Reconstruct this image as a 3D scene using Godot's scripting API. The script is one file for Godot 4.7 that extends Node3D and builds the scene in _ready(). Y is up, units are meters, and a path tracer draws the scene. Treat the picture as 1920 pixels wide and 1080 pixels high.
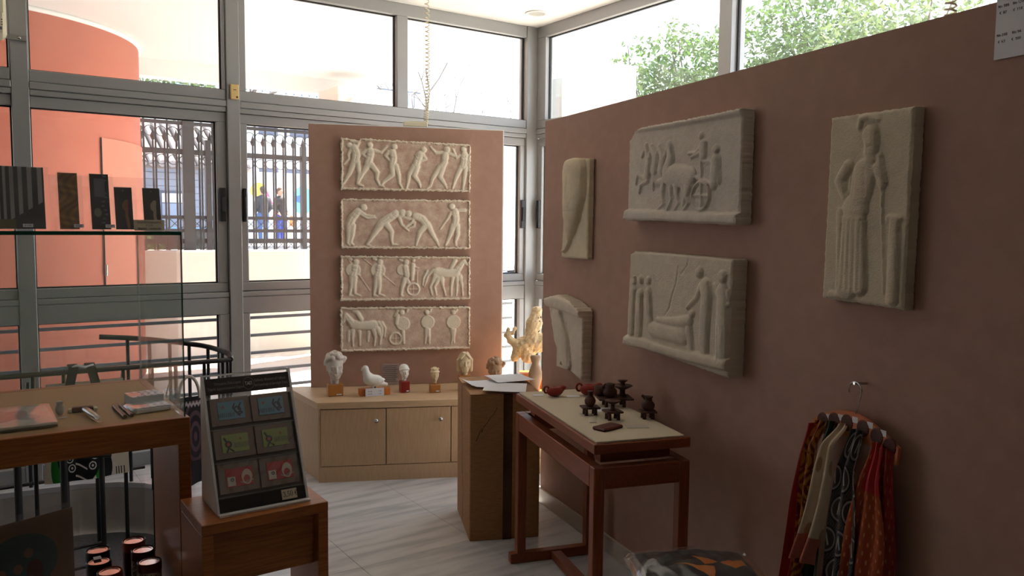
extends Node3D
# A museum shop corner: glazed walls, a relief display, a partition hung with plaster reliefs, showcases and tables.

var M := {}
var names := {}
var UP := Vector3.UP
var PB := Basis(Vector3(-0.19595, 0, 0.98061), Vector3.UP, Vector3(-0.98061, 0, -0.19595))   # along the partition, up, out of its face
var PO := Vector3(2.649, 0, -3.524)
var DB := Basis(Vector3(0.92913, 0, 0.36975), Vector3.UP, Vector3(-0.36975, 0, 0.92913))     # along the display panel, up, out of its face
var DO := Vector3(1.852, 0, -4.958)

func _ready():
	set_view()
	set_light()
	make_materials()
	build_shell()
	build_glazing()
	build_outside()
	build_partition()
	build_display()
	build_cabinet_things()
	build_box_and_table()
	build_stairwell()
	build_showcase()
	build_small_table()
	build_right_side()
	build_fittings()

func set_view():
	var cam := Camera3D.new()
	cam.name = "camera"
	add_child(cam)
	cam.fov = rad_to_deg(2.0 * atan(540.0 / 1500.0))
	cam.near = 0.05
	cam.far = 300.0
	var yaw := Basis(Vector3.UP, deg_to_rad(-34.7))
	var pitch := Basis(Vector3.RIGHT, -atan(117.0 / 1500.0))
	var roll := Basis(Vector3.BACK, atan(0.0099))
	cam.transform = Transform3D(yaw * pitch * roll, Vector3(0, 1.55, 0))
	cam.current = true

func set_light():
	var env := Environment.new()
	env.background_mode = Environment.BG_SKY
	var sm := ProceduralSkyMaterial.new()
	sm.sky_top_color = Color(0.72, 0.82, 0.95)
	sm.sky_horizon_color = Color(0.97, 0.98, 1.0)
	sm.sky_curve = 0.2
	sm.ground_bottom_color = Color(0.6, 0.58, 0.55)
	sm.ground_horizon_color = Color(0.85, 0.85, 0.85)
	sm.sun_angle_max = 1.0
	sm.energy_multiplier = 1.0
	var sky := Sky.new()
	sky.sky_material = sm
	env.sky = sky
	env.tonemap_mode = Environment.TONE_MAPPER_LINEAR
	env.tonemap_exposure = 4.0
	env.sdfgi_enabled = true
	env.ssao_enabled = true
	env.ssil_enabled = true
	var we := WorldEnvironment.new()
	we.name = "world_environment"
	we.environment = env
	add_child(we)
	var sun := DirectionalLight3D.new()
	sun.name = "sun"
	add_child(sun)
	sun.light_color = Color(1.0, 0.95, 0.87)
	sun.light_energy = 2.2
	sun.light_angular_distance = 0.6
	sun.shadow_enabled = true
	sun.look_at_from_position(Vector3(5.5, 8.2, -1.6), Vector3.ZERO)

# ---------------------------------------------------------------- naming
func numbered(n: String) -> String:
	var k: int = names.get(n, 0)
	names[n] = k + 1
	return n if k == 0 else "%s_%03d" % [n, k]

func tag(o: Node, label: String, category: String, group := ""):
	o.set_meta("label", label)
	o.set_meta("category", category)
	if group != "":
		o.set_meta("group", group)

func thing(called: String, label: String, category: String, at := Vector3.ZERO, basis := Basis.IDENTITY, group := "") -> Node3D:
	var o := Node3D.new()
	o.name = numbered(called)
	add_child(o)
	o.transform = Transform3D(basis, at)
	tag(o, label, category, group)
	return o

func struct(called: String) -> Node3D:
	var o := Node3D.new()
	o.name = called
	add_child(o)
	o.set_meta("kind", "structure")
	return o

func part(called: String, mesh: Mesh, mat: Material, parent: Node, at := Vector3.ZERO, basis := Basis.IDENTITY) -> MeshInstance3D:
	var o := MeshInstance3D.new()
	o.mesh = mesh
	o.material_override = mat
	if parent == self:
		o.name = numbered(called)
		add_child(o)
	else:
		o.name = called
		parent.add_child(o, true)
	o.transform = Transform3D(basis, at)
	return o

func yawed(deg: float) -> Basis:
	return Basis(Vector3.UP, deg_to_rad(deg))

# ---------------------------------------------------------------- mesh building
func begin() -> SurfaceTool:
	var st := SurfaceTool.new()
	st.begin(Mesh.PRIMITIVE_TRIANGLES)
	st.set_smooth_group(-1)
	return st

func done(st: SurfaceTool) -> ArrayMesh:
	st.generate_normals()
	return st.commit()

func tri(st: SurfaceTool, a: Vector3, b: Vector3, c: Vector3, inside: Vector3):
	var n := (a - c).cross(a - b)
	st.add_vertex(a)
	if n.dot((a + b + c) / 3.0 - inside) < 0.0:
		st.add_vertex(c)
		st.add_vertex(b)
	else:
		st.add_vertex(b)
		st.add_vertex(c)

func quad(st: SurfaceTool, a: Vector3, b: Vector3, c: Vector3, d: Vector3, inside: Vector3):
	tri(st, a, b, c, inside)
	tri(st, a, c, d, inside)

func add_box(st: SurfaceTool, c: Vector3, s: Vector3, bev := 0.0, rot := Basis.IDENTITY):
	var h := s * 0.5
	var b: float = min(bev, min(h.x, min(h.y, h.z)) * 0.9)
	var p := func(sx, sy, sz, axis) -> Vector3:
		var v := Vector3(sx * (h.x - (0.0 if axis == 0 else b)), sy * (h.y - (0.0 if axis == 1 else b)), sz * (h.z - (0.0 if axis == 2 else b)))
		return c + rot * v
	for s1 in [-1, 1]:
		quad(st, p.call(s1, -1, -1, 0), p.call(s1, 1, -1, 0), p.call(s1, 1, 1, 0), p.call(s1, -1, 1, 0), c)
		quad(st, p.call(-1, s1, -1, 1), p.call(1, s1, -1, 1), p.call(1, s1, 1, 1), p.call(-1, s1, 1, 1), c)
		quad(st, p.call(-1, -1, s1, 2), p.call(1, -1, s1, 2), p.call(1, 1, s1, 2), p.call(-1, 1, s1, 2), c)
		if b > 0.0:
			for s2 in [-1, 1]:
				quad(st, p.call(s1, s2, -1, 0), p.call(s1, s2, 1, 0), p.call(s1, s2, 1, 1), p.call(s1, s2, -1, 1), c)
				quad(st, p.call(s1, -1, s2, 0), p.call(s1, 1, s2, 0), p.call(s1, 1, s2, 2), p.call(s1, -1, s2, 2), c)
				quad(st, p.call(-1, s1, s2, 1), p.call(1, s1, s2, 1), p.call(1, s1, s2, 2), p.call(-1, s1, s2, 2), c)
				for s3 in [-1, 1]:
					tri(st, p.call(s1, s2, s3, 0), p.call(s1, s2, s3, 1), p.call(s1, s2, s3, 2), c)

func box(s: Vector3, bev := 0.0) -> ArrayMesh:
	var st := begin()
	add_box(st, Vector3.ZERO, s, bev)
	return done(st)

# a box from its lowest to its highest corner
func span(a: Vector3, b: Vector3, bev := 0.0) -> ArrayMesh:
	var st := begin()
	add_box(st, (a + b) * 0.5, (b - a).abs(), bev)
	return done(st)

func add_tube(st: SurfaceTool, pts: Array, rad, sides := 10, smooth := true, squash := 1.0):
	var n := pts.size()
	var rings := []
	var side := Vector3.ZERO
	for i in n:
		var t: Vector3 = (pts[min(i + 1, n - 1)] - pts[max(i - 1, 0)]).normalized()
		if side == Vector3.ZERO:
			side = t.cross(Vector3.UP if absf(t.y) < 0.9 else Vector3.RIGHT).normalized()
		side = (side - t * side.dot(t)).normalized()
		var other := t.cross(side)
		var r: float = rad[i] if rad is Array else rad
		var ring := []
		for k in sides:
			var a := TAU * k / sides
			ring.append(pts[i] + side * cos(a) * r + other * sin(a) * r * squash)
		rings.append(ring)
	st.set_smooth_group(1 if smooth else -1)
	for i in n - 1:
		for k in sides:
			var k2 := (k + 1) % sides
			quad(st, rings[i][k], rings[i][k2], rings[i + 1][k2], rings[i + 1][k], (pts[i] + pts[i + 1]) * 0.5)
	st.set_smooth_group(-1)
	for e in [[0, 1], [n - 1, n - 2]]:
		for k in sides:
			tri(st, pts[e[0]], rings[e[0]][k], rings[e[0]][(k + 1) % sides], pts[e[1]])

func tube(pts: Array, rad, sides := 10, smooth := true, squash := 1.0) -> ArrayMesh:
	var st := begin()
	add_tube(st, pts, rad, sides, smooth, squash)
	return done(st)

# profile of (radius, height) pairs turned about the y axis
func add_lathe(st: SurfaceTool, prof: Array, seg := 24, at := Vector3.ZERO, smooth := true):
	st.set_smooth_group(1 if smooth else -1)
	for i in prof.size() - 1:
		var p: Vector2 = prof[i]
		var q: Vector2 = prof[i + 1]
		var dr := (q - p)
		var nrm := Vector2(dr.y, -dr.x)
		for k in seg:
			var a := TAU * k / seg
			var b := TAU * (k + 1) / seg
			var v := func(r: Vector2, t: float) -> Vector3: return at + Vector3(r.x * cos(t), r.y, r.x * sin(t))
			var mid: Vector3 = v.call((p + q) * 0.5, (a + b) * 0.5)
			var out := Vector3(nrm.x * cos((a + b) * 0.5), nrm.y, nrm.x * sin((a + b) * 0.5))
			var inside := mid - out
			if p.x > 1e-6:
				tri(st, v.call(p, a), v.call(p, b), v.call(q, a), inside)
			if q.x > 1e-6:
				tri(st, v.call(p, b), v.call(q, b), v.call(q, a), inside)
	st.set_smooth_group(-1)

func lathe(prof: Array, seg := 24, smooth := true) -> ArrayMesh:
	var st := begin()
	add_lathe(st, prof, seg, Vector3.ZERO, smooth)
	return done(st)

# a footprint (x, z) raised from y0 to y1
func add_prism(st: SurfaceTool, poly: PackedVector2Array, y0: float, y1: float):
	var idx := Geometry2D.triangulate_polygon(poly)
	var mid := (y0 + y1) * 0.5
	for i in range(0, idx.size(), 3):
		var a := poly[idx[i]]
		var b := poly[idx[i + 1]]
		var c := poly[idx[i + 2]]
		var m := (a + b + c) / 3.0
		for y in [y0, y1]:
			tri(st, Vector3(a.x, y, a.y), Vector3(b.x, y, b.y), Vector3(c.x, y, c.y), Vector3(m.x, mid, m.y))
	var ccw := not Geometry2D.is_polygon_clockwise(poly)
	for i in poly.size():
		var a := poly[i]
		var b := poly[(i + 1) % poly.size()]
		var e := (b - a).normalized()
		var inw := Vector2(-e.y, e.x) * (1.0 if ccw else -1.0)
		var m := (a + b) * 0.5 + inw * 0.001
		quad(st, Vector3(a.x, y0, a.y), Vector3(b.x, y0, b.y), Vector3(b.x, y1, b.y), Vector3(a.x, y1, a.y), Vector3(m.x, mid, m.y))

func prism(poly: PackedVector2Array, y0: float, y1: float) -> ArrayMesh:
	var st := begin()
	add_prism(st, poly, y0, y1)
	return done(st)

# the same standing up: outline in (x, y), thickness along z from z0 to z1
func plate(poly: PackedVector2Array, z0: float, z1: float) -> ArrayMesh:
	var st := begin()
	var idx := Geometry2D.triangulate_polygon(poly)
	var mid := (z0 + z1) * 0.5
	for i in range(0, idx.size(), 3):
		var a := poly[idx[i]]
		var b := poly[idx[i + 1]]
		var c := poly[idx[i + 2]]
		var m := (a + b + c) / 3.0
		for z in [z0, z1]:
			tri(st, Vector3(a.x, a.y, z), Vector3(b.x, b.y, z), Vector3(c.x, c.y, z), Vector3(m.x, m.y, mid))
	var ccw := not Geometry2D.is_polygon_clockwise(poly)
	for i in poly.size():
		var a := poly[i]
		var b := poly[(i + 1) % poly.size()]
		var e := (b - a).normalized()
		var inw := Vector2(-e.y, e.x) * (1.0 if ccw else -1.0)
		var m := (a + b) * 0.5 + inw * 0.001
		quad(st, Vector3(a.x, a.y, z0), Vector3(b.x, b.y, z0), Vector3(b.x, b.y, z1), Vector3(a.x, a.y, z1), Vector3(m.x, m.y, mid))
	return done(st)

# a soft sheet with two sides: f(u, v) gives a point, thickness along the sheet's own normal
func sheet(nu: int, nv: int, f: Callable, thick := 0.002) -> ArrayMesh:
	var P := PackedVector3Array()
	var N := PackedVector3Array()
	var T := PackedVector2Array()
	var I := PackedInt32Array()
	var grid := []
	for j in nv + 1:
		for i in nu + 1:
			grid.append(f.call(float(i) / nu, float(j) / nv))
	var w := nu + 1
	for s in [1.0, -1.0]:
		for j in nv + 1:
			for i in nu + 1:
				var du: Vector3 = grid[j * w + min(i + 1, nu)] - grid[j * w + max(i - 1, 0)]
				var dv: Vector3 = grid[min(j + 1, nv) * w + i] - grid[max(j - 1, 0) * w + i]
				var n: Vector3 = dv.cross(du).normalized() * s
				P.append(grid[j * w + i] + n * thick * 0.5)
				N.append(n)
				T.append(Vector2(float(i) / nu, float(j) / nv))
	var half := w * (nv + 1)
	for j in nv:
		for i in nu:
			var a := j * w + i
			I.append_array([a, a + 1, a + w, a + 1, a + w + 1, a + w])
			a += half
			I.append_array([a, a + w, a + 1, a + 1, a + w, a + w + 1])
	for i in nu:
		for r in [0, nv * w]:
			var a: int = r + i
			I.append_array([a, a + 1, a + half, a + 1, a + half + 1, a + half])
	for j in nv:
		for c in [0, nu]:
			var a: int = j * w + c
			I.append_array([a, a + w, a + half, a + w, a + half + w, a + half])
	return arrays(P, N, I, T)

func arrays(P: PackedVector3Array, N: PackedVector3Array, I: PackedInt32Array, T = null, K = null) -> ArrayMesh:
	var a := []
	a.resize(Mesh.ARRAY_MAX)
	a[Mesh.ARRAY_VERTEX] = P
	a[Mesh.ARRAY_NORMAL] = N
	a[Mesh.ARRAY_INDEX] = I
	if T != null:
		a[Mesh.ARRAY_TEX_UV] = T
	if K != null:
		a[Mesh.ARRAY_COLOR] = K
	var m := ArrayMesh.new()
	m.add_surface_from_arrays(Mesh.PRIMITIVE_TRIANGLES, a)
	return m

# a flat rectangle with uv, facing +z, lower-left corner at the origin
func card(w: float, h: float, t := 0.001) -> ArrayMesh:
	return sheet(1, 1, func(u: float, v: float): return Vector3(u * w, (1.0 - v) * h, 0), t)

func smin(a: float, b: float, k: float) -> float:
	if k <= 0.0:
		return min(a, b)
	var h: float = max(k - absf(a - b), 0.0) / k
	return min(a, b) - h * h * k * 0.25

# one continuous surface round a list of shapes:
# ["c", a, ra, b, rb] tapered capsule, ["e", centre, radii] ellipsoid, with a leading "-" to cut away
func nets(shapes: Array, cell: float, k: float, lump := 0.0, lump_freq := 60.0) -> ArrayMesh:
	var lo := Vector3(1e9, 1e9, 1e9)
	var hi := -lo
	for s in shapes:
		if s[0].begins_with("-"):
			continue
		if s[0] == "c":
			for e in [[s[1], s[2]], [s[3], s[4]]]:
				lo = lo.min(e[0] - Vector3.ONE * e[1])
				hi = hi.max(e[0] + Vector3.ONE * e[1])
		else:
			lo = lo.min(s[1] - s[2])
			hi = hi.max(s[1] + s[2])
	var pad := Vector3.ONE * (3.0 * cell + k * 0.3 + lump)
	lo -= pad
	hi += pad
	var n := Vector3i(((hi - lo) / cell).ceil()) + Vector3i.ONE
	var F := PackedFloat32Array()
	F.resize(n.x * n.y * n.z)
	F.fill(1.0)
	var m := k + 2.5 * cell
	for s in shapes:
		var cut: bool = s[0].begins_with("-")
		var kind: String = s[0].right(1)
		var bl: Vector3
		var bh: Vector3
		if kind == "c":
			bl = (s[1] - Vector3.ONE * s[2]).min(s[3] - Vector3.ONE * s[4])
			bh = (s[1] + Vector3.ONE * s[2]).max(s[3] + Vector3.ONE * s[4])
		else:
			bl = s[1] - s[2]
			bh = s[1] + s[2]
		var i0 := Vector3i(((bl - Vector3.ONE * m - lo) / cell).floor()).clamp(Vector3i.ZERO, n - Vector3i.ONE)
		var i1 := Vector3i(((bh + Vector3.ONE * m - lo) / cell).ceil()).clamp(Vector3i.ZERO, n - Vector3i.ONE)
		for z in range(i0.z, i1.z + 1):
			for y in range(i0.y, i1.y + 1):
				for x in range(i0.x, i1.x + 1):
					var p := lo + Vector3(x, y, z) * cell
					var dist: float
					if kind == "c":
						var ab: Vector3 = s[3] - s[1]
						var t: float = clampf((p - s[1]).dot(ab) / max(ab.length_squared(), 1e-9), 0.0, 1.0)
						dist = (p - s[1] - ab * t).length() - lerpf(s[2], s[4], t)
					else:
						var q: Vector3 = (p - s[1]) / s[2]
						var k0 := q.length()
						var k1: float = (q / s[2]).length()
						dist = k0 * (k0 - 1.0) / max(k1, 1e-6) if k0 > 1e-4 else -1.0
					var at: int = (z * n.y + y) * n.x + x
					if cut:
						F[at] = -smin(-F[at], dist, k * 0.6)
					else:
						F[at] = smin(F[at], dist, k)
	if lump > 0.0:
		var fn := FastNoiseLite.new()
		fn.seed = 4
		fn.frequency = lump_freq
		for z in n.z:
			for y in n.y:
				for x in n.x:
					var at: int = (z * n.y + y) * n.x + x
					if absf(F[at]) < 4.0 * cell:
						var p := lo + Vector3(x, y, z) * cell
						F[at] += lump * fn.get_noise_3d(p.x, p.y, p.z)
	var ids := {}
	var P := PackedVector3Array()
	var N := PackedVector3Array()
	var I := PackedInt32Array()
	var sx := 1
	var sy := n.x
	var sz := n.x * n.y
	var off := [0, sx, sy, sx + sy, sz, sz + sx, sz + sy, sz + sx + sy]
	var edges := [[0, 1], [2, 3], [4, 5], [6, 7], [0, 2], [1, 3], [4, 6], [5, 7], [0, 4], [1, 5], [2, 6], [3, 7]]
	for z in n.z - 1:
		for y in n.y - 1:
			var row: int = (z * n.y + y) * n.x
			for x in n.x - 1:
				var at: int = row + x
				var f0 := F[at]
				if f0 > 2.0 * cell or f0 < -2.0 * cell:
					continue
				var neg := 0
				for o in off:
					if F[at + o] < 0.0:
						neg += 1
				if neg == 0 or neg == 8:
					continue
				var sum := Vector3.ZERO
				var cnt := 0
				for e in edges:
					var a := F[at + off[e[0]]]
					var b := F[at + off[e[1]]]
					if (a < 0.0) != (b < 0.0):
						var t := a / (a - b)
						var pa := Vector3(e[0] & 1, (e[0] >> 1) & 1, e[0] >> 2)
						var pb := Vector3(e[1] & 1, (e[1] >> 1) & 1, e[1] >> 2)
						sum += pa.lerp(pb, t)
						cnt += 1
				var g := Vector3(F[at + 1] - F[at] + F[at + 7 - 7 + sx + sy + sz] - F[at + sy + sz], F[at + sy] - F[at] + F[at + sx + sy + sz] - F[at + sx + sz], F[at + sz] - F[at] + F[at + sx + sy + sz] - F[at + sx + sy])
				ids[at] = P.size()
				P.append(lo + (Vector3(x, y, z) + sum / cnt) * cell)
				N.append(g.normalized())
	for at in ids:
		var x: int = at % n.x
		var y: int = (at / n.x) % n.y
		var z: int = at / sz
		if x < 1 or y < 1 or z < 1:
			continue
		for ax in 3:
			var step: int = [sx, sy, sz][ax]
			var a := F[at]
			var b := F[at + step]
			if (a < 0.0) == (b < 0.0):
				continue
			var u: int = [sy, sz, sx][ax]
			var v: int = [sz, sx, sy][ax]
			if not (ids.has(at - u) and ids.has(at - v) and ids.has(at - u - v)):
				continue
			var q := [ids[at], ids[at - u], ids[at - u - v], ids[at - v]]
			if a < 0.0:
				I.append_array([q[0], q[3], q[2], q[0], q[2], q[1]])
			else:
				I.append_array([q[0], q[1], q[2], q[0], q[2], q[3]])
	return arrays(P, N, I)

# ---------------------------------------------------------------- materials
func noise_tex(freq: float, lo: Color, hi: Color, sd := 1, octaves := 4, mid = null) -> NoiseTexture2D:
	var fn := FastNoiseLite.new()
	fn.noise_type = FastNoiseLite.TYPE_SIMPLEX_SMOOTH
	fn.seed = sd
	fn.frequency = freq
	fn.fractal_octaves = octaves
	var t := NoiseTexture2D.new()
	t.width = 512
	t.height = 512
	t.seamless = true
	t.noise = fn
	var g := Gradient.new()
	if mid == null:
		g.offsets = PackedFloat32Array([0.2, 0.8])
		g.colors = PackedColorArray([lo, hi])
	else:
		g.offsets = PackedFloat32Array([0.2, 0.5, 0.8])
		g.colors = PackedColorArray([lo, mid, hi])
	t.color_ramp = g
	return t

func mat(key: String, c: Color, rough := 0.6, metal := 0.0) -> StandardMaterial3D:
	var m := StandardMaterial3D.new()
	m.resource_name = key
	m.albedo_color = c
	m.roughness = rough
	m.metallic = metal
	M[key] = m
	return m

func rgb(r: int, g: int, b: int, a := 255) -> Color:
	return Color8(r, g, b, a)

func grainy(key: String, tex: Texture2D, scale: Vector3, rough: float, bump := 0.0, world := false) -> StandardMaterial3D:
	var m := mat(key, Color.WHITE, rough)
	m.albedo_texture = tex
	m.uv1_triplanar = true
	m.uv1_world_triplanar = world
	m.uv1_scale = scale
	m.uv1_triplanar_sharpness = 8.0
	if bump > 0.0:
		m.heightmap_enabled = true
		m.heightmap_texture = bump_tex
		m.heightmap_scale = bump
	return m

var bump_tex: NoiseTexture2D

func pane(key: String, c: Color, rough := 0.02) -> StandardMaterial3D:
	var m := mat(key, c, rough)
	m.transparency = BaseMaterial3D.TRANSPARENCY_ALPHA
	return m

func make_materials():
	bump_tex = noise_tex(0.05, Color.BLACK, Color.WHITE, 9, 5)
	grainy("marble", noise_tex(0.012, rgb(186, 188, 192), rgb(218, 218, 218), 3, 5, rgb(209, 209, 210)), Vector3(0.22, 0.9, 1.5), 0.22, 0.0, true)
	grainy("pink_paint", noise_tex(0.02, rgb(173, 136, 118), rgb(178, 141, 123), 5, 3), Vector3(1, 1, 1), 0.7, 0.02)
	mat("ceiling_white", rgb(238, 236, 231), 0.85)
	mat("wall_plaster", rgb(128, 112, 100), 0.85)
	mat("skirting", rgb(200, 190, 178), 0.35)
	mat("aluminium", rgb(158, 159, 158), 0.4, 0.3)
	mat("dark_gasket", rgb(28, 28, 30), 0.6)
	mat("black_plastic", rgb(22, 21, 22), 0.4)
	pane("glass", Color(0.93, 0.97, 0.96, 0.05))
	pane("case_glass", Color(0.75, 0.92, 0.86, 0.06))
	mat("glass_edge", rgb(22, 92, 72), 0.12)
	pane("acrylic", Color(0.96, 0.97, 0.98, 0.10))
	pane("cellophane", Color(0.95, 0.95, 0.97, 0.04), 0.08)
	mat("acrylic_edge", rgb(226, 228, 228), 0.15)
	grainy("salmon", noise_tex(0.015, rgb(197, 112, 90), rgb(203, 119, 97), 8, 4), Vector3(0.5, 0.5, 0.5), 0.75, 0.03)
	grainy("salmon_door", noise_tex(0.015, rgb(208, 130, 107), rgb(213, 136, 113), 12, 4), Vector3(0.5, 0.5, 0.5), 0.75)
	mat("white_render", rgb(232, 229, 220), 0.85)
	mat("white_paint", rgb(240, 240, 238), 0.6)
	mat("terrace", rgb(206, 203, 196), 0.7)
	mat("asphalt", rgb(150, 150, 150), 0.9)
	mat("black_iron", rgb(52, 50, 54), 0.5)
	mat("rail_iron", rgb(22, 20, 21), 0.45)
	mat("bar_blue", rgb(98, 108, 122), 0.5)
	grainy("wood_orange", noise_tex(0.02, rgb(150, 87, 38), rgb(178, 108, 50), 11, 4), Vector3(0.5, 9, 9), 0.38)
	grainy("wood_red", noise_tex(0.02, rgb(128, 66, 38), rgb(150, 82, 48), 13, 4), Vector3(9, 9, 0.5), 0.4)
	grainy("wood_red_leg", noise_tex(0.02, rgb(128, 66, 38), rgb(150, 82, 48), 14, 4), Vector3(9, 0.5, 9), 0.4)
	grainy("maple", noise_tex(0.02, rgb(188, 156, 120), rgb(202, 170, 133), 15, 4), Vector3(16, 0.7, 16), 0.5)
	grainy("maple_top", noise_tex(0.02, rgb(200, 169, 132), rgb(212, 182, 145), 16, 4), Vector3(0.7, 8, 12), 0.4)
	grainy("chipboard", noise_tex(0.12, rgb(164, 124, 74), rgb(182, 142, 90), 17, 3), Vector3(2, 2, 2), 0.6)
	grainy("cardboard", noise_tex(0.03, rgb(162, 120, 80), rgb(176, 132, 90), 18, 4), Vector3(1.2, 5, 1.2), 0.8)
	mat("paper", rgb(236, 236, 240), 0.8)
	mat("cream_card", rgb(214, 202, 178), 0.85)
	mat("ink", rgb(38, 36, 40), 0.8)
	mat("grey_ink", rgb(120, 112, 108), 0.8)
	mat("plaster_white", rgb(232, 226, 214), 0.7)
	mat("marble_white", rgb(236, 232, 222), 0.45)
	mat("marble_cream", rgb(226, 206, 168), 0.5)
	mat("plaster_grey", rgb(206, 196, 184), 0.75)
	mat("base_amber", rgb(184, 124, 62), 0.4)
	mat("base_orange", rgb(208, 122, 54), 0.4)
	mat("base_red", rgb(140, 24, 18), 0.35)
	mat("steel", rgb(190, 190, 188), 0.16, 1.0)
	mat("clay_red", rgb(150, 40, 26), 0.5)
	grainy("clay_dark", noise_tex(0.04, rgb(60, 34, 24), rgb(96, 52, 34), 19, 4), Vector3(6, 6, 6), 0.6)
	mat("clay_brown", rgb(92, 40, 26), 0.55)
	mat("golden_plaster", rgb(236, 212, 168), 0.7)
	mat("mottled", rgb(170, 140, 112), 0.7)
	mat("ivory", rgb(224, 216, 188), 0.5)
	mat("sensor_yellow", rgb(222, 192, 128), 0.5)
	mat("green_strap", rgb(40, 96, 40), 0.8)
	mat("black_cloth", rgb(22, 20, 22), 0.85)
	mat("white_cloth", rgb(226, 220, 204), 0.85)
	mat("leaf", rgb(120, 144, 96), 0.7).backlight_enabled = true
	M["leaf"].backlight = rgb(60, 84, 36)
	mat("leaf_pale", rgb(146, 160, 124), 0.7).backlight_enabled = true
	M["leaf_pale"].backlight = rgb(70, 84, 50)
	mat("bark", rgb(110, 98, 88), 0.9)
	for k in ["plaster_relief", "painted_relief"]:
		var m := mat(k, Color.WHITE, 0.75)
		m.vertex_color_use_as_albedo = true
		m.heightmap_enabled = true
		m.heightmap_texture = bump_tex
		m.heightmap_scale = 0.06
		m.uv1_triplanar = true
		m.uv1_scale = Vector3(5, 5, 5)

# ---------------------------------------------------------------- the room
var HOLE := PackedVector2Array([Vector2(-1.6, -5.30), Vector2(0.159, -5.30), Vector2(0.55, -5.25), Vector2(0.74, -5.17), Vector2(0.86, -5.07), Vector2(0.935, -4.95), Vector2(0.985, -4.71), Vector2(1.0, -4.3), Vector2(1.0, -3.75), Vector2(-1.6, -3.75)])

func build_shell():
	var fl := struct("floor")
	var tile := 0.6
	for i in range(-6, 12):
		for j in range(-10, 6):
			var x0 := 0.25 + i * tile
			var z0 := 0.33 + j * tile
			var a := Vector2(maxf(x0, -3.0), maxf(z0, -5.56))
			var b := Vector2(minf(x0 + tile, 4.1), minf(z0 + tile, 3.5)) - Vector2(0.002, 0.002)
			if a.x >= b.x - 0.01 or a.y >= b.y - 0.01:
				continue
			var sq := PackedVector2Array([a, Vector2(b.x, a.y), b, Vector2(a.x, b.y)])
			for poly in Geometry2D.clip_polygons(sq, HOLE):
				if poly.size() >= 3:
					part("marble_tile", prism(poly, -0.03, 0.0), M.marble, fl)
	var under := PackedVector2Array([Vector2(-3.0, -5.56), Vector2(4.1, -5.56), Vector2(4.1, 3.5), Vector2(-3.0, 3.5)])
	# the slab under the tiles, open over the stair
	var L := PackedVector2Array([Vector2(-3.0, -5.56), Vector2(4.1, -5.56), Vector2(4.1, 3.5), Vector2(1.0, 3.5), Vector2(1.0, -4.3)])
	for k in range(6, 0, -1):
		L.append(HOLE[k])
	L.append(Vector2(-1.6, -5.30))
	L.append(Vector2(-3.0, -5.30))
	part("slab", prism(L, -0.32, -0.032), mat("slab_grey", rgb(176, 168, 160), 0.85), fl)
	part("slab", span(Vector3(-3.0, -0.32, -3.75), Vector3(1.0, -0.032, 3.5)), M.white_render, fl)
	part("slab", span(Vector3(-3.0, -0.32, -5.30), Vector3(-1.6, -0.032, -3.75)), M.white_render, fl)
	var ce := struct("ceiling")
	part("slab", span(Vector3(-3.1, 3.18, -5.6), Vector3(4.12, 3.4, 3.6)), M.ceiling_white, ce)
	var wb := struct("wall_back")
	part("wall_face", span(Vector3(-3.1, -0.3, 3.5), Vector3(4.12, 3.18, 3.7)), M.wall_plaster, wb)
	var wl := struct("wall_left")
	part("wall_face", span(Vector3(-3.2, -0.3, -5.6), Vector3(-3.0, 3.18, 3.5)), M.wall_plaster, wl)
	var wf := struct("wall_front")
	part("wall_face", span(Vector3(-3.0, -0.3, -5.58), Vector3(-1.75, 3.18, -5.42)), M.wall_plaster, wf)
	var wr := struct("wall_right")
	part("wall_face", span(Vector3(4.0, -0.3, -1.3), Vector3(4.12, 3.18, 3.5)), M.wall_plaster, wr)

# ---------------------------------------------------------------- glazing
func bar_x(o: Node3D, x0: float, x1: float, y0: float, y1: float, z0 := -5.53, z1 := -5.45, called := "rail"):
	part(called, span(Vector3(x0, y0, z0), Vector3(x1, y1, z1), 0.004), M.aluminium, o)

func bar_y(o: Node3D, x0: float, x1: float, y0: float, y1: float, z0 := -5.53, z1 := -5.45, called := "stile"):
	part(called, span(Vector3(x0, y0, z0), Vector3(x1, y1, z1), 0.004), M.aluminium, o)

func gasket(o: Node3D, x0: float, x1: float, y0: float, y1: float, z: float):
	var st := begin()
	var t := 0.009
	add_box(st, Vector3((x0 + x1) / 2, y0 + t / 2, z), Vector3(x1 - x0, t, 0.02))
	add_box(st, Vector3((x0 + x1) / 2, y1 - t / 2, z), Vector3(x1 - x0, t, 0.02))
	add_box(st, Vector3(x0 + t / 2, (y0 + y1) / 2, z), Vector3(t, y1 - y0, 0.02))
	add_box(st, Vector3(x1 - t / 2, (y0 + y1) / 2, z), Vector3(t, y1 - y0, 0.02))
	part("gasket", done(st), M.dark_gasket, o)

func glazed(o: Node3D, x0: float, x1: float, y0: float, y1: float, z := -5.5):
	part("pane", span(Vector3(x0 - 0.01, y0 - 0.01, z - 0.003), Vector3(x1 + 0.01, y1 + 0.01, z + 0.003)), M.glass, o)
	gasket(o, x0 - 0.001, x1 + 0.001, y0 - 0.001, y1 + 0.001, z)

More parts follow.
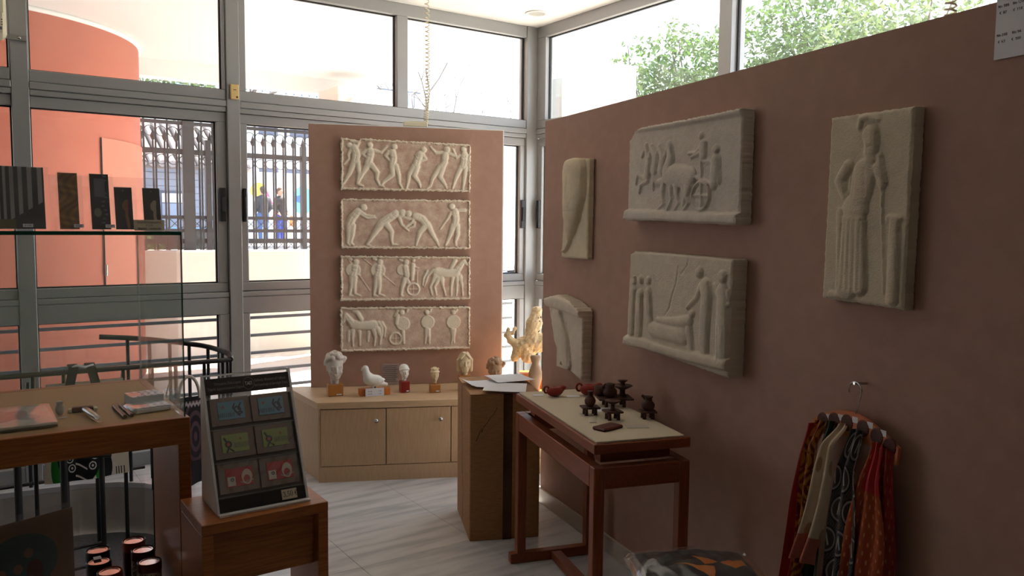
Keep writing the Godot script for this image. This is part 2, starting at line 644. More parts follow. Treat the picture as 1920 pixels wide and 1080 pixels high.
func bay(o: Node3D, x0: float, x1: float, uppers: Array, meet: Array, wide_l: float, wide_r: float):
	# x0..x1 is the opening between the posts; uppers are the glass spans of the top lights
	bar_x(o, x0, x1, 3.09, 3.18)
	bar_x(o, x0, x1, 2.352, 2.42)
	bar_x(o, x0, x1, 2.31, 2.35, -5.53, -5.44)
	bar_x(o, x0, x1, 2.275, 2.308, -5.54, -5.447)
	bar_x(o, x0, x1, 2.21, 2.273, -5.53, -5.462, "sash_rail")
	bar_x(o, x0, x1, 1.09, 1.15, -5.53, -5.462, "sash_rail")
	bar_x(o, x0, x1, 1.055, 1.088, -5.54, -5.447)
	bar_x(o, x0, x1, 0.94, 1.053)
	bar_x(o, x0, x1, 0.0, 0.09)
	for u in uppers:
		glazed(o, u[0], u[1], 2.42, 3.09)
	var xs := x0
	for m in meet + [[x1, x1]]:
		var gl: float = xs + (wide_l if xs == x0 else 0.0)
		var gr: float = m[0] - (wide_r if m[0] == x1 else 0.0)
		glazed(o, gl, gr, 1.15, 2.21)
		glazed(o, gl, gr, 0.09, 0.94)
		if m[0] < x1:
			bar_y(o, m[0], m[1], 0.09, 0.94)
			bar_y(o, m[0], m[1], 1.15, 2.21, -5.53, -5.462, "sash_stile")
		xs = m[1]
	if wide_l > 0.0:
		bar_y(o, x0, x0 + wide_l, 1.15, 2.21, -5.53, -5.462, "sash_stile")
		bar_y(o, x0, x0 + wide_l, 0.09, 0.94)
	if wide_r > 0.0:
		bar_y(o, x1 - wide_r, x1, 1.15, 2.21, -5.53, -5.462, "sash_stile")
		bar_y(o, x1 - wide_r, x1, 0.09, 0.94)
	var a := x0
	for u in uppers.size():
		var g: Array = uppers[u]
		if g[0] - a > 0.005:
			bar_y(o, a, g[0], 2.42, 3.09)
		a = g[1]
	if x1 - a > 0.005:
		bar_y(o, a, x1, 2.42, 3.09)
	for k in 7:
		part("guard_bar", span(Vector3(x0, 0.877 - k * 0.1245, -5.64), Vector3(x1, 0.897 - k * 0.1245, -5.62)), M.bar_blue, o)

func build_glazing():
	var w1 := struct("window_1")
	bay(w1, -1.66, 0.28, [[-1.60, -0.74], [-0.65, 0.275]], [[-0.74, -0.65]], 0.06, 0.0)
	var w2 := struct("window_2")
	bay(w2, 0.37, 1.48, [[0.375, 1.46]], [], 0.0, 0.065)
	var w3 := struct("window_3")
	bay(w3, 1.565, 3.90, [[1.61, 2.72], [2.81, 3.895]], [[2.66, 2.75]], 0.05, 0.05)
	var t1 := struct("trim_1")
	bar_y(t1, -1.75, -1.66, 0.0, 3.18, -5.56, -5.44, "post")
	bar_y(t1, 0.28, 0.37, 0.0, 3.18, -5.56, -5.445, "post")
	bar_y(t1, 1.48, 1.565, 0.0, 3.18, -5.57, -5.435, "post")
	bar_y(t1, 3.90, 4.02, 0.0, 3.18, -5.56, -5.44, "corner_post")
	# the side wall: the same sections turned a quarter
	var turn := Transform3D(Basis(Vector3.UP, -PI / 2), Vector3(4.0 - 5.45, 0, 0))
	var w4 := struct("window_4")
	bay(w4, -5.44, -3.50, [[-5.33, -3.505]], [[-4.5, -4.41]], 0.06, 0.05)
	var w5 := struct("window_5")
	bay(w5, -3.40, -1.36, [[-3.395, -1.365]], [[-2.4, -2.31]], 0.05, 0.05)
	var t2 := struct("trim_2")
	bar_y(t2, -3.50, -3.40, 0.0, 3.18, -5.57, -5.435, "post")
	bar_y(t2, -1.36, -1.28, 0.0, 3.18, -5.56, -5.44, "post")
	for o in [w4, w5, t2]:
		o.transform = turn
	for l in [[w2, 1.427, 1.465, 1.559, 1.779], [w3, 1.577, 1.601, 1.557, 1.78], [w3, 3.852, 3.892, 1.529, 1.762]]:
		var x0: float = l[1]
		var x1: float = l[2]
		var ha := part("latch", span(Vector3(x0, l[3], -5.462), Vector3(x1, l[4], -5.436), 0.004), M.black_plastic, l[0])
		part("latch_slider", span(Vector3(x0 + 0.008, l[3] + 0.06, -5.436), Vector3(x1 - 0.008, l[4] - 0.06, -5.428), 0.002), M.dark_gasket, ha)
	var hb := part("latch", span(Vector3(-5.415, 1.529, -5.462), Vector3(-5.385, 1.762, -5.436), 0.004), M.black_plastic, w4)
	part("latch_slider", span(Vector3(-5.408, 1.6, -5.436), Vector3(-5.392, 1.7, -5.428), 0.002), M.dark_gasket, hb)

# ---------------------------------------------------------------- outside
func leaves(parent: Node, called: String, centre: Vector3, radii: Vector3, count: int, size: float, m: Material, sd: int):
	var r := RandomNumberGenerator.new()
	r.seed = sd
	var st := begin()
	var mm := MultiMesh.new()
	mm.transform_format = MultiMesh.TRANSFORM_3D
	for s in [1.0, -1.0]:
		tri(st, Vector3(0, -0.5, 0), Vector3(0.22, 0, 0.04), Vector3(0, 0.5, 0), Vector3(0, 0, -s))
		tri(st, Vector3(0, -0.5, 0), Vector3(-0.22, 0, 0.04), Vector3(0, 0.5, 0), Vector3(0, 0, -s))
	mm.mesh = done(st)
	mm.instance_count = count
	var fn := FastNoiseLite.new()
	fn.seed = sd
	fn.frequency = 0.55
	for i in count:
		var p := Vector3.ZERO
		for t in 12:
			var d := Vector3(r.randfn(), r.randfn(), r.randfn()).normalized() * pow(r.randf(), 0.45)
			p = centre + d * radii
			if fn.get_noise_3d(p.x * 2.0, p.y * 2.0, p.z * 2.0) > -0.02 + 0.25 * (d.length() - 0.6):
				break
		var b := Basis.from_euler(Vector3(r.randf() * TAU, r.randf() * TAU, r.randf() * TAU)).scaled(Vector3.ONE * size * r.randf_range(0.6, 1.3))
		mm.set_instance_transform(i, Transform3D(b, p))
	var o := MultiMeshInstance3D.new()
	o.multimesh = mm
	o.material_override = m
	o.name = called
	o.set_meta("kind", "stuff")
	parent.add_child(o, true)

func branch(st: SurfaceTool, r: RandomNumberGenerator, p: Vector3, d: Vector3, length: float, rad: float, depth: int):
	var pts := [p]
	var radii := [rad]
	var dir := d
	for i in 3:
		dir = (dir + Vector3(r.randf_range(-0.25, 0.25), r.randf_range(-0.08, 0.2), r.randf_range(-0.25, 0.25))).normalized()
		p += dir * length / 3.0
		pts.append(p)
		radii.append(rad * (1.0 - 0.2 * (i + 1)))
	add_tube(st, pts, radii, 5)
	if depth > 0:
		for k in (3 if depth > 1 else 4):
			var nd := (dir + Vector3(r.randf_range(-0.9, 0.9), r.randf_range(-0.3, 0.7), r.randf_range(-0.9, 0.9))).normalized()
			branch(st, r, pts[3] if k < 2 else pts[2], nd, length * 0.72, rad * 0.5, depth - 1)

func tree(called: String, label: String, at: Vector3, trunk_h: float, radii: Vector3, count: int, size: float, m: Material, sd: int):
	var o := thing(called, label, "tree", at)
	var r := RandomNumberGenerator.new()
	r.seed = sd
	var st := begin()
	branch(st, r, Vector3.ZERO, UP, trunk_h, 0.12, 2 if count > 0 else 4)
	part("trunk", done(st), M.bark, o)
	if count > 0:
		leaves(o, "foliage", Vector3(0, trunk_h + radii.y * 0.6, 0), radii, count, size, m, sd)
	return o

func build_outside():
	var g := struct("ground_outside")
	part("terrace", span(Vector3(-20, -0.4, -14.5), Vector3(30, -0.04, -5.58)), M.terrace, g)
	part("terrace", span(Vector3(4.14, -0.4, -5.58), Vector3(30, -0.04, 20)), M.terrace, g)
	part("street", span(Vector3(-20, -0.4, -22), Vector3(50, 0.05, -14.5)), M.asphalt, g)
	part("pavement", span(Vector3(-20, -0.4, -70), Vector3(50, 0.92, -22)), M.asphalt, g)
	# the round salmon stair tower
	var tw := thing("round_tower", "salmon painted round tower outside the glazing", "tower", Vector3(0.04, 0, -9.22))
	var prof := [Vector2(0.0, 0.0), Vector2(1.555, 0.0), Vector2(1.555, 3.3), Vector2(0.0, 3.3)]
	part("drum", lathe(prof, 72), M.salmon, tw)
	part("cornice", lathe([Vector2(1.55, 3.262), Vector2(1.58, 3.266), Vector2(1.58, 3.298), Vector2(1.55, 3.299)], 72), M.white_paint, tw)
	var door_st := sheet(10, 1, func(u: float, v: float):
		var a := deg_to_rad(lerpf(-48.0, 4.0, u))
		return Vector3(1.562 * cos(a), lerpf(2.30, 0.9, v), 1.562 * -sin(a)), 0.01)
	var dr := part("door", door_st, M.salmon_door, tw)
	part("door_joint", tube([Vector3(1.567 * cos(deg_to_rad(-48)), 0.9, 1.567 * sin(deg_to_rad(48))), Vector3(1.567 * cos(deg_to_rad(-48)), 2.30, 1.567 * sin(deg_to_rad(48)))], 0.006, 6), M.dark_gasket, dr)
	part("hinge", tube([Vector3(1.58 * cos(deg_to_rad(-48)), 1.06, 1.58 * sin(deg_to_rad(48))), Vector3(1.58 * cos(deg_to_rad(-48)), 1.16, 1.58 * sin(deg_to_rad(48)))], 0.014, 8), M.steel, dr)
	# canopy over the terrace
	var cn := struct("canopy_outside")
	part("soffit", span(Vector3(-9, 3.3, -9.42), Vector3(4.42, 3.6, -5.6)), M.white_paint, cn)
	part("edge_beam", span(Vector3(-9, 3.12, -9.62), Vector3(4.42, 3.6, -9.42)), M.white_paint, cn)
	part("soffit", span(Vector3(4.13, 3.3, -5.6), Vector3(4.62, 3.6, 8)), M.white_paint, cn)  # added overhang above the side glazing, sized to hold back the high sun
	# a white pier with a drain pipe under the end of the canopy
	var pr := thing("concrete_pier", "white pier with a drain pipe under the canopy edge", "pier", Vector3(3.95, 0, -9.0))
	part("shaft", span(Vector3(-0.35, -0.04, -0.3), Vector3(0.42, 3.12, 0.3), 0.01), M.white_render, pr)
	part("drain_pipe", tube([Vector3(-0.28, 0.0, 0.34), Vector3(-0.28, 2.85, 0.34), Vector3(-0.18, 2.95, 0.34), Vector3(0.42, 2.92, 0.34)], 0.035, 8), M.white_paint, pr)
	# low wall with an iron fence
	var lw := struct("wall_garden")
	part("wall_face", span(Vector3(1.62, -0.04, -10.1), Vector3(5.3, 1.2, -9.8)), M.white_render, lw)
	part("coping", span(Vector3(1.62, 1.2, -10.12), Vector3(5.3, 1.225, -9.78), 0.004), M.white_paint, lw)
	var f := thing("iron_fence", "black iron fence with ring and spear pattern on the white garden wall", "fence", Vector3(0, 1.22, -9.95))
	for y in [[2.70, 0.02], [2.37, 0.03], [1.61, 0.02], [1.455, 0.02], [1.33, 0.028]]:
		part("fence_rail", span(Vector3(1.62, y[0] - 1.22 - y[1], -0.018), Vector3(5.3, y[0] - 1.22 + y[1], 0.018)), M.black_iron, f)
	var tall := span(Vector3(-0.01, -0.0, -0.01), Vector3(0.01, 1.75, 0.01))
	var st := begin()
	add_tube(st, [Vector3.ZERO, Vector3(0, 1.26, 0)], 0.011, 6)
	add_lathe(st, [Vector2(0.002, 1.25), Vector2(0.022, 1.285), Vector2(0.03, 1.31), Vector2(0.012, 1.36), Vector2(0.0, 1.41)], 8)
	var spear := done(st)
	var ring_pts := []
	for k in 17:
		ring_pts.append(Vector3(cos(TAU * k / 16.0) * 0.056, sin(TAU * k / 16.0) * 0.056, 0))
	var ring := tube(ring_pts, 0.005, 5)
	st = begin()
	add_tube(st, [Vector3(0, 0.0, 0), Vector3(0.125, 0.13, 0)], 0.004, 4)
	add_tube(st, [Vector3(0.125, 0.0, 0), Vector3(0, 0.13, 0)], 0.004, 4)
	var cross := done(st)
	for k in 28:
		var x := 1.65 + k * 0.126
		part("fence_bar", tall, M.black_iron, f, Vector3(x, 0, 0))
		part("spear_bar", spear, M.black_iron, f, Vector3(x + 0.095, 0, 0.012))
		part("fence_ring", ring, M.black_iron, f, Vector3(x + 0.063, 1.375, 0))
		part("fence_ring", ring, M.black_iron, f, Vector3(x + 0.063, 1.055, 0))
		part("lattice_cross", cross, M.black_iron, f, Vector3(x, 0.25, 0))
		part("lattice_cross", cross, M.black_iron, f, Vector3(x, 0.0, 0))
	for x in [[2.25, 0.13, 1.75], [2.47, 0.06, 1.3], [3.64, 0.06, 1.3], [5.2, 0.1, 1.75]]:
		part("fence_post", span(Vector3(x[0] - x[1] / 2, 0, -0.04), Vector3(x[0] + x[1] / 2, x[2], 0.05), 0.004), M.black_iron, f)
	build_street()

func build_street():
	# a small house across the lane
	var h := thing("small_house", "pale boarded house with wavy tiled roof behind the fence", "house", Vector3(3.35, 0.92, -17.0))
	part("plinth", span(Vector3(-2.25, -0.87, -1.55), Vector3(1.1, 0.0, 0.03)), M.white_render, h)
	part("wall", span(Vector3(-2.2, 0, -1.5), Vector3(1.05, 1.75, 0)), mat("house_grey", rgb(140, 145, 154), 0.8), h)
	for k in 13:
		part("board", span(Vector3(-2.2, 0.02 + k * 0.133, 0.0), Vector3(1.06, 0.14 + k * 0.133, 0.025)), mat("house_board", rgb(146, 151, 160), 0.7) if not M.has("house_board") else M.house_board, h)
	var roof := part("roof", plate(PackedVector2Array([Vector2(0.35, 1.65), Vector2(0.3, 1.75), Vector2(-1.6, 2.75), Vector2(-1.6, 2.6)]), -1.4, 2.5), mat("roof_tile", rgb(140, 130, 124), 0.8), h, Vector3(0.2, 0, 0.15), Basis(UP, -PI / 2))
	for k in 22:
		part("roof_tile", tube([Vector3(-1.3 + k * 0.175 - 1.1, 1.74, 0.5), Vector3(-1.3 + k * 0.175 - 1.1, 2.72, -1.35)], [0.075, 0.06], 7), M.roof_tile, roof, Vector3.ZERO, Basis(UP, PI / 2))
	var wn := part("window", span(Vector3(-0.15, 0.35, 0.02), Vector3(0.55, 1.25, 0.06)), mat("house_frame", rgb(88, 92, 106), 0.6), h)
	part("window_pane", span(Vector3(-0.02, 0.5, 0.058), Vector3(0.42, 1.0, 0.068)), mat("house_pane", rgb(150, 162, 178), 0.1), wn)
	part("shutter_box", span(Vector3(-0.02, 1.02, 0.058), Vector3(0.42, 1.2, 0.075)), M.white_render, wn)
	# a painted boundary wall and a white building with window strips
	var gw := thing("painted_wall", "white street wall with colourful spray painting behind the fence", "wall", Vector3(9.0, 0.92, -28.0))
	part("wall_panel", span(Vector3(-1.6, 0, -0.3), Vector3(2.6, 2.4, 0)), M.white_paint, gw)
	var blob := func(c: Vector2, r: Vector2, n: int, t: float) -> PackedVector2Array:
		var q := PackedVector2Array()
		for k in n:
			q.append(c + Vector2(cos(t + TAU * k / n) * r.x, sin(t + TAU * k / n) * r.y))
		return q
	part("paint_patch", plate(blob.call(Vector2(-0.35, 1.75), Vector2(0.3, 0.28), 14, 0.0), 0.0, 0.012), mat("spray_yellow", rgb(236, 190, 90), 0.7), gw)
	part("paint_patch", plate(blob.call(Vector2(-0.05, 1.45), Vector2(0.24, 0.3), 3, 1.57), 0.0, 0.014), mat("spray_pink", rgb(226, 110, 150), 0.7), gw)
	part("paint_patch", plate(blob.call(Vector2(1.22, 1.45), Vector2(0.38, 0.5), 20, 0.0), 0.0, 0.012), mat("spray_cyan", rgb(120, 200, 222), 0.7), gw)
	part("paint_patch", plate(blob.call(Vector2(1.15, 1.5), Vector2(0.22, 0.14), 16, 0.0), 0.0, 0.016), mat("spray_blue", rgb(70, 116, 186), 0.7), gw)
	part("paint_patch", plate(blob.call(Vector2(0.25, 0.85), Vector2(0.14, 0.4), 4, 0.0), 0.0, 0.012), mat("spray_red", rgb(214, 60, 66), 0.7), gw)
	part("paint_patch", plate(blob.call(Vector2(0.85, 0.7), Vector2(0.16, 0.26), 4, 0.6), 0.0, 0.012), mat("spray_orange", rgb(230, 138, 70), 0.7), gw)
	var wb := thing("white_building", "white building with dark window strips beyond the street", "building", Vector3(11.0, 0.92, -31.0))
	part("wall", span(Vector3(-9.0, 0, -3), Vector3(3.6, 4.6, 0)), M.white_paint, wb)
	for r in [[-1.4, 2.2, 1.3, 2.75], [-1.4, 4.0, 0.9, 4.3], [1.0, 4.0, 3.2, 4.3], [1.6, 2.2, 3.3, 2.75]]:
		var w := part("window", span(Vector3(r[0], r[1], -0.05), Vector3(r[2], r[3], 0.03)), mat("window_slate", rgb(96, 104, 128), 0.4), wb)
		part("mullion", span(Vector3((r[0] + r[2]) / 2 - 0.05, r[1], 0.03), Vector3((r[0] + r[2]) / 2 + 0.05, r[3], 0.06)), M.white_paint, w)
	var bb := thing("street_apartment_block", "pale blue apartment block with balcony railings high behind the canopy edge", "building", Vector3(17.0, 0.92, -44.0))
	part("wall", span(Vector3(-7, 0, -4), Vector3(6, 8.2, 0)), mat("pale_blue", rgb(150, 164, 190), 0.7), bb)
	for k in 3:
		var bal := part("balcony", span(Vector3(-7.0, 3.0 + k * 2.2, 0), Vector3(6, 3.15 + k * 2.2, 1.0)), M.white_render, bb)
		for j in 30:
			part("baluster", span(Vector3(-6.9 + j * 0.43, 3.15 + k * 2.2, 0.92), Vector3(-6.84 + j * 0.43, 4.0 + k * 2.2, 0.98)), M.bar_blue, bal)
		part("balcony_rail", span(Vector3(-7.0, 4.0 + k * 2.2, 0.9), Vector3(6, 4.08 + k * 2.2, 1.0)), M.bar_blue, bal)
	var sp := thing("street_pole", "white street pole beside the spray painted wall", "pole", Vector3(8.9, 0.92, -26.3))
	part("shaft", tube([Vector3.ZERO, Vector3(0, 5.2, 0)], 0.11, 10), M.white_paint, sp)
	part("foot", lathe([Vector2(0.0, 0.0), Vector2(0.18, 0.0), Vector2(0.16, 0.08), Vector2(0.0, 0.08)], 12), M.white_paint, sp)
	person("person", "person in dark jacket and blue jeans standing beyond the fence", Vector3(7.85, 0.92, -25.0), deg_to_rad(100), rgb(52, 54, 62), rgb(66, 92, 138), rgb(70, 56, 50))
	person("person", "person in black jacket half hidden by the white street pole", Vector3(8.52, 0.92, -25.4), deg_to_rad(-60), rgb(40, 36, 40), rgb(48, 70, 150), rgb(90, 66, 50))
	car(Vector3(3.4, 0.05, -15.65), 0.0, "blue parked car glimpsed low behind the fence posts", rgb(86, 130, 190))
	car(Vector3(13.9, 0.05, -20.0), 0.5, "silver parked car seen past the display panel edge", rgb(206, 210, 216))
	tree("leafy_tree", "pale leafy tree above the lane, seen over the canopy edge", Vector3(5.4, 0.92, -24.5), 4.1, Vector3(2.0, 1.5, 1.5), 3600, 0.16, M.leaf_pale, 21)
	var sh := thing("garden_shrub", "small yellow green shrub behind the low white wall", "shrub", Vector3(2.0, -0.04, -10.7))
	part("stem", tube([Vector3.ZERO, Vector3(0, 1.2, 0)], 0.03, 6), M.bark, sh)
	leaves(sh, "foliage", Vector3(0, 1.15, 0), Vector3(0.45, 0.35, 0.3), 500, 0.12, M.leaf, 29)
	tree("bare_tree", "bare winter tree with fine branches against the white sky", Vector3(12.9, 0.92, -22.5), 3.0, Vector3.ONE, 0, 0.1, M.leaf, 25)
	tree("bare_tree", "smaller bare tree beside the window corner", Vector3(16.6, 0.92, -25.5), 2.9, Vector3.ONE, 0, 0.1, M.leaf, 27)
	tree("olive_tree", "dense olive green tree outside the side window, beside the white column", Vector3(16.0, 0, -15.2), 3.0, Vector3(2.6, 2.5, 2.2), 12000, 0.17, M.leaf, 31)
	tree("olive_tree", "tall olive green tree framed by the side window mullion", Vector3(16.5, 0, -12.0), 3.3, Vector3(2.5, 2.6, 2.2), 12000, 0.17, M.leaf, 32)
	tree("olive_tree", "pale olive tree at the near end of the side window", Vector3(16.0, 0, -9.2), 2.9, Vector3(2.3, 2.3, 2.2), 10000, 0.17, M.leaf_pale, 33)
	var col := thing("white_column", "broad white column outside the side window", "column", Vector3(6.1, -0.04, -7.1))
	part("shaft", span(Vector3(-0.15, 0, -0.5), Vector3(0.15, 3.36, 0.46), 0.01), M.white_paint, col)
	part("plinth", span(Vector3(-0.18, 0, -0.53), Vector3(0.18, 0.15, 0.49), 0.01), M.white_render, col)
	var cb := thing("banded_column", "grey column with a salmon lower band at the window corner", "column", Vector3(6.1, -0.04, -7.82))
	part("shaft", span(Vector3(-0.12, 2.55, -0.17), Vector3(0.12, 3.36, 0.15), 0.005), mat("grey_green", rgb(150, 152, 146), 0.8), cb)
	part("lower_band", span(Vector3(-0.13, 0, -0.18), Vector3(0.13, 2.55, 0.16), 0.005), M.salmon, cb)

func person(called: String, label: String, at: Vector3, turn: float, jacket: Color, jeans: Color, hair: Color):
	var o := thing(called, label, "person", at, Basis(UP, turn))
	var skin := mat("skin%d" % names[called], rgb(196, 150, 124), 0.6)
	var bones := [["c", Vector3(0, 0.92, 0), 0.11, Vector3(0, 1.38, 0), 0.12], ["c", Vector3(0, 1.4, 0), 0.055, Vector3(0.01, 1.55, 0), 0.055], ["e", Vector3(0.02, 1.64, 0), Vector3(0.095, 0.12, 0.08)], ["c", Vector3(0.11, 1.63, 0), 0.014, Vector3(0.125, 1.61, 0), 0.012]]
	for s in [-1.0, 1.0]:
		bones += [["c", Vector3(0, 0.9, s * 0.09), 0.085, Vector3(0.02, 0.48, s * 0.1), 0.055], ["c", Vector3(0.02, 0.48, s * 0.1), 0.055, Vector3(-0.02, 0.08, s * 0.1), 0.04], ["c", Vector3(-0.03, 0.045, s * 0.1), 0.045, Vector3(0.14, 0.035, s * 0.11), 0.035], ["c", Vector3(0, 1.38, s * 0.17), 0.06, Vector3(-0.02, 1.12, s * 0.24), 0.045], ["c", Vector3(-0.02, 1.12, s * 0.24), 0.042, Vector3(0.12, 0.95, s * 0.2), 0.032], ["c", Vector3(0.13, 0.93, s * 0.2), 0.03, Vector3(0.19, 0.88, s * 0.19), 0.02]]
	part("body", nets(bones, 0.022, 0.05), skin, o)
	var coat := [["c", Vector3(0, 0.9, 0), 0.15, Vector3(0, 1.36, 0), 0.16], ["e", Vector3(0, 1.34, 0), Vector3(0.14, 0.14, 0.22)]]
	var legs := [["c", Vector3(0, 0.88, 0), 0.13, Vector3(0, 0.94, 0), 0.13]]
	for s in [-1.0, 1.0]:
		coat += [["c", Vector3(0, 1.38, s * 0.18), 0.075, Vector3(-0.02, 1.12, s * 0.25), 0.062], ["c", Vector3(-0.02, 1.12, s * 0.25), 0.06, Vector3(0.1, 0.97, s * 0.205), 0.048]]
		legs += [["c", Vector3(0, 0.88, s * 0.09), 0.105, Vector3(0.02, 0.48, s * 0.1), 0.075], ["c", Vector3(0.02, 0.48, s * 0.1), 0.073, Vector3(-0.02, 0.1, s * 0.1), 0.06]]
	part("jacket", nets(coat, 0.022, 0.05), mat("jacket%d" % names[called], jacket, 0.7), o)
	part("jeans", nets(legs, 0.022, 0.04), mat("jeans%d" % names[called], jeans, 0.8), o)
	part("hair", nets([["e", Vector3(0.0, 1.69, 0), Vector3(0.1, 0.09, 0.088)], ["e", Vector3(-0.04, 1.63, 0), Vector3(0.07, 0.1, 0.082)]], 0.022, 0.03), mat("hair%d" % names[called], hair, 0.8), o)

func car(at: Vector3, turn: float, label: String, c: Color):
	var o := thing("parked_car", label, "car", at, Basis(UP, turn))
	var body := PackedVector2Array([Vector2(-2.0, 0.25), Vector2(2.0, 0.25), Vector2(2.05, 0.55), Vector2(1.9, 0.82), Vector2(1.0, 0.95), Vector2(0.4, 1.4), Vector2(-1.1, 1.42), Vector2(-1.8, 1.0), Vector2(-2.05, 0.85)])
	part("body", plate(body, -0.8, 0.8), mat("car_paint%d" % names["parked_car"], c, 0.25), o)
	for s in [-1.0, 1.0]:
		part("side_window", plate(PackedVector2Array([Vector2(0.85, 0.97), Vector2(0.36, 1.33), Vector2(-1.05, 1.35), Vector2(-1.55, 1.0)]), 0.8 * s - 0.01, 0.8 * s + 0.012), M.black_plastic, o)
		for x in [-1.25, 1.25]:
			var w := part("wheel", lathe([Vector2(0.0, -0.1), Vector2(0.29, -0.1), Vector2(0.32, -0.06), Vector2(0.32, 0.06), Vector2(0.29, 0.1), Vector2(0.0, 0.1)], 18), M.black_plastic, o, Vector3(x, 0.32, 0.74 * s), Basis(Vector3.RIGHT, PI / 2))
			part("hubcap", lathe([Vector2(0.0, -0.112), Vector2(0.17, -0.112), Vector2(0.17, 0.112), Vector2(0.0, 0.112)], 14), M.steel, w)

# ---------------------------------------------------------------- carved reliefs
func poly_at(pts: Array, t: float) -> Vector2:
	# pts: (t, x, y) knots
	for i in pts.size() - 1:
		if t <= pts[i + 1][0] or i == pts.size() - 2:
			var a: Array = pts[i]
			var b: Array = pts[i + 1]
			var s: float = clampf((t - a[0]) / (b[0] - a[0]), 0.0, 1.0)
			return Vector2(lerpf(a[1], b[1], s), lerpf(a[2], b[2], s))
	return Vector2(pts[0][1], pts[0][2])

